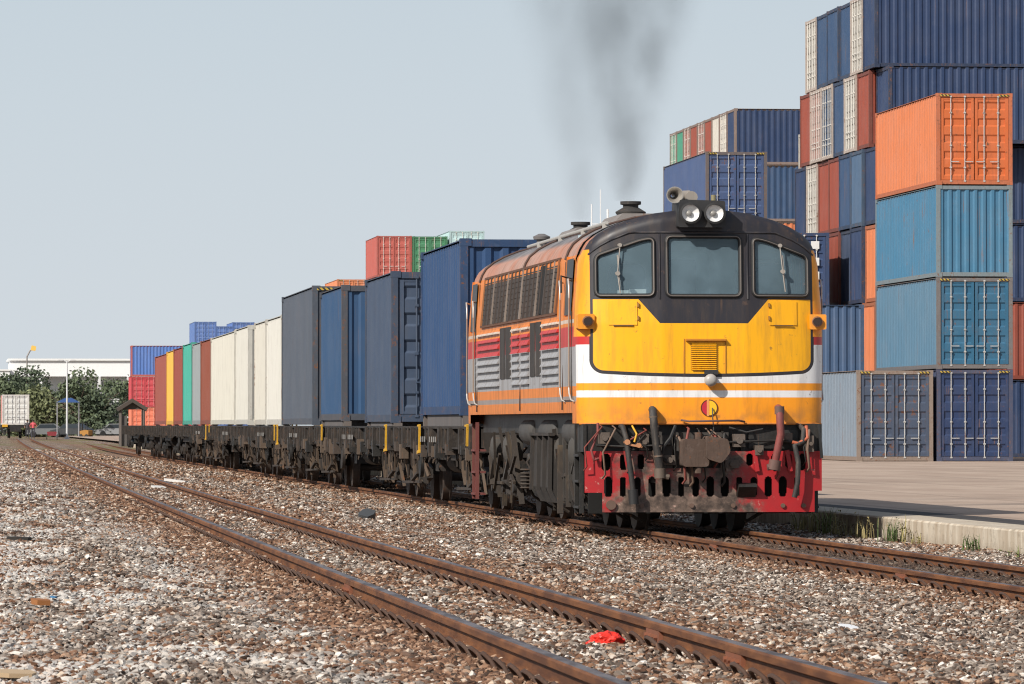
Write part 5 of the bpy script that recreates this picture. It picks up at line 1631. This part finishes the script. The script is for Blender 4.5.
# people
def person(px, D, shirt, trousers, label, seed, h=1.7, pose=0):
    X, Y = place(px, D)
    me = bpy.data.meshes.new('person'); bm = bmesh.new()
    J = {}
    def V(n, x, y, z): J[n] = bm.verts.new((x, y, z)); return J[n]
    k = h/1.7
    V('pel',0,0,.93*k); V('che',0,.0,1.25*k); V('nec',0,0,1.45*k); V('hea',0,-.02,1.60*k)
    for s, n in ((-1,'l'),(1,'r')):
        V('sh'+n,s*.17,0,1.40*k); V('el'+n,s*(.24+.05*pose),.02,1.14*k); V('ha'+n,s*.22,-.10-.12*pose,.92*k)
        V('hi'+n,s*.09,0,.90*k); V('kn'+n,s*.11,-.03-.06*(s*pose),.50*k); V('an'+n,s*.12,.03+.1*(s*pose),.09*k); V('to'+n,s*.13,-.13+.1*(s*pose),.04*k)
    for a_, b_ in (('pel','che'),('che','nec'),('nec','hea')): bm.edges.new((J[a_],J[b_]))
    for n in 'lr':
        for a_, b_ in (('che','sh'),('sh','el'),('el','ha'),('pel','hi'),('hi','kn'),('kn','an'),('an','to')):
            bm.edges.new((J[a_+('' if a_ in ('che','pel') else n)], J[b_+n]))
    rad = {'pel':.13,'che':.15,'nec':.06,'hea':.10,'sh':.065,'el':.045,'ha':.04,'hi':.09,'kn':.06,'an':.042,'to':.035}
    order = list(J.items())
    bm.verts.index_update()
    idx = {n: v.index for n, v in order}
    bm.to_mesh(me); bm.free()
    o = bpy.data.objects.new('person', me); COL.objects.link(o); o.location = (X, Y, -.06)
    md = o.modifiers.new('skin', 'SKIN'); md.use_smooth_shade = True
    lay = me.skin_vertices[0] if me.skin_vertices else None
    if lay is None:
        bm = bmesh.new(); bm.from_mesh(me); bm.verts.layers.skin.verify(); bm.to_mesh(me); bm.free(); lay = me.skin_vertices[0]
    for n, i in idx.items():
        r0 = rad[n if n in rad else n[:-1]]
        lay.data[i].radius = (r0, r0*.8); lay.data[i].use_root = (n == 'pel')
    sb = o.modifiers.new('sub', 'SUBSURF'); sb.levels = 1; sb.render_levels = 2
    m, t, b = new_mat('clothing')
    s = t.node('ShaderNodeSeparateXYZ'); t.l.new(objcoord(t), s.inputs[0]); z = s.outputs[2]
    c = t.mix(t.m('GREATER_THAN', z, .96*k), trousers, shirt)
    c = t.mix(t.m('GREATER_THAN', z, 1.46*k), c, (.25,.13,.08)); c = t.mix(t.m('GREATER_THAN', z, 1.63*k), c, (.02,.015,.012))
    c = t.mix(t.m('MULTIPLY', t.m('GREATER_THAN', t.m('ABSOLUTE', s.outputs[0]), .19), t.m('LESS_THAN', z, 1.1*k)), c, (.25,.13,.08))
    t.l.new(c, b.inputs['Base Color']); me.materials.append(m)
    b_ = MB(); b_.lathe([(.02,1.70*k),(.085,1.68*k),(.107,1.62*k),(.10,1.56*k),(.05,1.55*k)],(0,.005,0),'z',12)
    b_.build('hair', plain((.02,.015,.012), .8), o, smooth=60)
    tag(o, label, 'person')
person(27.5, 455, (.06,.055,.06), (.04,.04,.05), 'person in dark clothes standing beside the lone wagon', 1, pose=.4)
person(33.2, 455, (.60,.10,.12), (.05,.05,.07), 'person in a red shirt and dark trousers beside the lone wagon', 2, pose=.8)
# cars
def car(px, D, c, rz, label, name='parked_car'):
    X, Y = place(px, D)
    o = empty(name, (X, Y, -.15), rz); tag(o, label, 'car', 'cars parked by the trees')
    b = MB(); b.prism(rounded([(-2.1,.32),(2.1,.32),(2.15,.75),(1.1,.92),(.6,1.42),(-.9,1.45),(-1.7,.95),(-2.1,.9)], .12), 'x', -.85, .85)
    b.build('body', paint(c, .3, .15, 0), o, smooth=40)
    b = MB(); b.prism([(1.0,.95),(.58,1.36),(-.86,1.38),(-1.5,.97)], 'x', -.86, .86); b.prism([(1.06,.97),(.62,1.36),(.5,1.36),(.9,.97)], 'x', -.7,.7)
    b.build('window', plain((.03,.04,.05), .15), o)
    for x in (-.82, .82):
        for y in (-1.3, 1.3):
            b = MB(); b.lathe([(.05,x-.1),(.3,x-.1),(.33,x-.06),(.33,x+.06),(.3,x+.1),(.05,x+.1)],(0,y,.33),'x',16); b.build('wheel', RUBBER, o, smooth=40)
car(72, 540, (.03,.033,.038), 1.1, 'black car parked under the trees behind the lamp post')
car(71, 560, (.22,.23,.24), 1.45, 'silver car parked behind the black one')
car(46, 548, (.16,.17,.175), 1.5, 'grey car parked under the olive bush like tree')
car(113, 558, (.30,.31,.32), 1.75, 'pale grey car parked near the small white shed')
# handcart in red
X, Y = place(52, 440)
o = empty('hand_cart', (X, Y, -.12)); o.scale = (.7,.7,.7); tag(o, 'small red two wheeled cart on the ground near the lamp post', 'cart')
b = MB(); b.prism(rounded([(-.5,.5),(.5,.5),(.6,1.0),(-.6,1.0)], .06), 'y', -.4, .5); b.build('tub', paint((.22,.02,.03), .6), o)
for s in (-1, 1):
    b = MB(); b.lathe([(.05,s*.62-.04),(.33,s*.62-.04),(.33,s*.62+.04),(.05,s*.62+.04)],(0,0,.35),'x',16); b.build('wheel', RUBBER, o)
b = MB(); b.tube([(-.4,.5,.9),(-.35,1.1,1.05),(.35,1.1,1.05),(.4,.5,.9)], .03); b.build('handle', RUSTY, o)
# blue awning and the small white shed, yellow machine
X, Y = place(68, 530)
o = empty('market_awning', (X, Y, -.15)); tag(o, 'blue tent roof on posts under the trees behind the lamp post', 'awning')
b = MB(); h1, h2 = zat(401, 530), zat(396.5, 530); b.add([(-1.2,-1,h1),(1.2,-1,h1),(1.2,1,h1),(-1.2,1,h1),(-.3,0,h2),(.4,0,h2)], [(0,1,5,4),(1,2,5),(2,3,4,5),(3,0,4)]); b.build('canopy', plain((.035,.08,.22), .6), o)
for x in (-1.1, 1.1):
    for y in (-.9, .9):
        b = MB(); b.cyl((x,y,0),(x,y,h1+.1),.04,n=6); b.build('post', plain((.3,.3,.32), .6), o)
X, Y = place(111, 560)
o = empty('white_shed', (X, Y, -.15)); tag(o, 'small white stepped shed between the trees', 'shed')
b = MB(); b.box(-.3,.8,0,2,0,4.0); b.build('wall', plain((.72,.74,.74), .7), o)
b = MB(); b.box(-1.0,-.3,.1,2,0,2.2); b.build('annex', plain((.66,.68,.69), .7), o)
b = MB(); b.box(-.4,.9,-.1,2.1,4.0,4.15); b.build('roof', plain((.6,.6,.6), .7), o)
b = MB(); b.box(0,.4,-.03,0,2.3,3.1); b.build('window', plain((.1,.12,.14), .3), o)
X, Y = place(86, 520)
o = empty('forklift', (X, Y, -.15), .9); o.scale = (.7,.7,.7); tag(o, 'yellow forklift standing in the shade under the trees', 'forklift')
b = MB(); b.prism(rounded([(-.8,.35),(.7,.35),(.75,1.0),(-.2,1.15),(-.8,1.1)], .08), 'x', -.5, .5); b.build('body', paint((.32,.15,.025), .6), o)
b = MB()
for x in (-.45,.45):
    for y in (-.6,.4): b.bar((x,y,1.0),(x,y*.8,2.1),.06)
b.box(-.5,.5,-.55,.4,2.08,2.14); b.build('overhead_guard', RUBBER, o)
b = MB()
for x in (-.3,.3): b.bar((x,.85,.1),(x,.85,2.3),.1)
b.box(-.35,.35,.8,.9,1.0,1.1); b.build('mast', DUSTY, o)
for x in (-.5,.5):
    for y in (-.5,.5):
        b = MB(); b.lathe([(.05,x-.08),(.28,x-.08),(.28,x+.08),(.05,x+.08)],(0,y,.28),'x',14); b.build('wheel', RUBBER, o)

# ------------------------------------------------------------------ exhaust smoke
def smoke(name, px, D, z0, z1, r0, r1, lean, dens, label, seed):
    X, Y = place(px, D)
    b = MB(); n = 18; ring = 20
    for j in range(n+1):
        k = j/n; z = (z1-z0)*k; cx = lean*k**1.4; r = r0 + (r1-r0)*k**.8
        for i in range(ring): t_ = 2*PI*i/ring; b.v.append((cx+r*math.cos(t_), r*math.sin(t_), z))
    for j in range(n):
        for i in range(ring): b.f.append((j*ring+i, j*ring+(i+1)%ring, (j+1)*ring+(i+1)%ring, (j+1)*ring+i))
    b.f += [tuple(range(ring)), tuple(range(n*ring, (n+1)*ring))]
    m = bpy.data.materials.new('smoke'); m.use_nodes = True; t = NT(m.node_tree); t.n.clear()
    out = t.node('ShaderNodeOutputMaterial'); v = t.node('ShaderNodeVolumePrincipled')
    v.inputs['Color'].default_value = (.12,.12,.13,1)
    co = objcoord(t); sp = t.node('ShaderNodeSeparateXYZ'); t.l.new(co, sp.inputs[0]); x, y, z = sp.outputs
    H = z1-z0
    k = t.m('DIVIDE', z, H, clamp=True)
    cx = t.m('MULTIPLY', t.m('POWER', k, 1.4), lean)
    r = t.m('ADD', r0, t.m('MULTIPLY', t.m('POWER', k, .8), r1-r0))
    dx = t.m('SUBTRACT', x, cx)
    rr = t.m('DIVIDE', t.m('SQRT', t.m('ADD', t.m('MULTIPLY', dx, dx), t.m('MULTIPLY', y, y))), r)
    fall = t.m('SUBTRACT', 1.0, t.step(rr, .1, .95))
    off = t.node('ShaderNodeVectorMath', operation='ADD'); t.l.new(co, off.inputs[0]); off.inputs[1].default_value = (seed*3.1, 0, seed)
    nz_ = t.noise(t.vmul(off.outputs[0], (1.0,1.0,.72)), 1.15, 5, .6)
    nn = t.step(nz_, .28, .80)
    fade = t.m('DIVIDE', r0, r)
    top = t.m('SUBTRACT', 1.0, t.step(k, .75, 1.0))
    d = t.m('MULTIPLY', t.m('MULTIPLY', fall, nn), t.m('MULTIPLY', t.m('MULTIPLY', t.m('POWER', fade, .55), dens), top))
    t.l.new(d, v.inputs['Density']); t.l.new(v.outputs[0], out.inputs['Volume'])
    o = b.build(name, m); o.location = (X, Y, z0)
    tag(o, label, kind='stuff')
smoke('exhaust_smoke', 625, 68.9, 4.13, 8.6, .24, 1.5, .3, 2.7, 'dark grey exhaust smoke rising from the nearer exhaust stack', 2)
smoke('exhaust_smoke', 580, 73.9, 4.08, 8.9, .2, 1.6, -.2, 1.0, 'faint grey exhaust smoke rising from the farther exhaust stack', 5)

# ------------------------------------------------------------------ light, sky, camera
SUN_EL = R(36); AZ = R(48)         # sun behind the camera, to the left
sd = Vector((-math.sin(AZ+TH*0)*math.cos(SUN_EL), -math.cos(AZ)*math.cos(SUN_EL), math.sin(SUN_EL)))
ld = bpy.data.lights.new('sun', 'SUN'); ld.energy = 5.0; ld.angle = R(.55); ld.color = (1.0, .94, .85)
lo = bpy.data.objects.new('sun', ld); COL.objects.link(lo)
lo.rotation_euler = sd.to_track_quat('Z', 'Y').to_euler()
w = bpy.data.worlds.new('World'); sc.world = w; w.use_nodes = True
t = NT(w.node_tree); bg = t.n['Background']
sky = t.node('ShaderNodeTexSky'); sky.sky_type = 'NISHITA'; sky.sun_disc = False
sky.sun_elevation = SUN_EL; sky.sun_rotation = math.atan2(sd.x, sd.y)
sky.air_density = 1.0; sky.dust_density = 4.0; sky.ozone_density = 1.0; sky.altitude = 0
tc = t.node('ShaderNodeTexCoord'); sz = t.node('ShaderNodeSeparateXYZ'); t.l.new(tc.outputs['Generated'], sz.inputs[0])
low = t.ramp(t.m('MULTIPLY', t.m('ABSOLUTE', sz.outputs[2]), 5.0), [(0,(6.7,7.2,7.65)),(.3,(6.1,6.85,7.45)),(.5,(5.6,6.5,7.2)),(1.0,(3.0,3.7,4.5))])
fac = t.m('SUBTRACT', .96, t.m('MULTIPLY', t.step(t.m('ABSOLUTE', sz.outputs[2]), .1, .7), .55))
haze = t.mix(fac, sky.outputs[0], low)
t.l.new(haze, bg.inputs['Color']); bg.inputs['Strength'].default_value = .1
cd = bpy.data.cameras.new('camera'); cam = bpy.data.objects.new('camera', cd); COL.objects.link(cam)
cd.sensor_width = 36; cd.lens = F/1024*36; cd.clip_start = .5; cd.clip_end = 9000
pitch = math.atan((HY-342)/F)
cam.location = (0, 0, EYE); cam.rotation_euler = (PI/2 + pitch, 0, -TH)
cd.dof.use_dof = True; cd.dof.focus_distance = 62; cd.dof.aperture_fstop = 28
sc.camera = cam
sc.view_settings.view_transform = 'Standard'; sc.view_settings.look = 'None'; sc.view_settings.exposure = 0
sc.cycles.volume_step_rate = 4.0; sc.cycles.volume_max_steps = 64
sc.cycles.use_denoising = True
sc.cycles.pixel_filter_type = 'BLACKMAN_HARRIS'; sc.cycles.filter_width = 1.15
sc.cycles.max_bounces = 6; sc.cycles.transparent_max_bounces = 12; sc.cycles.volume_bounces = 0
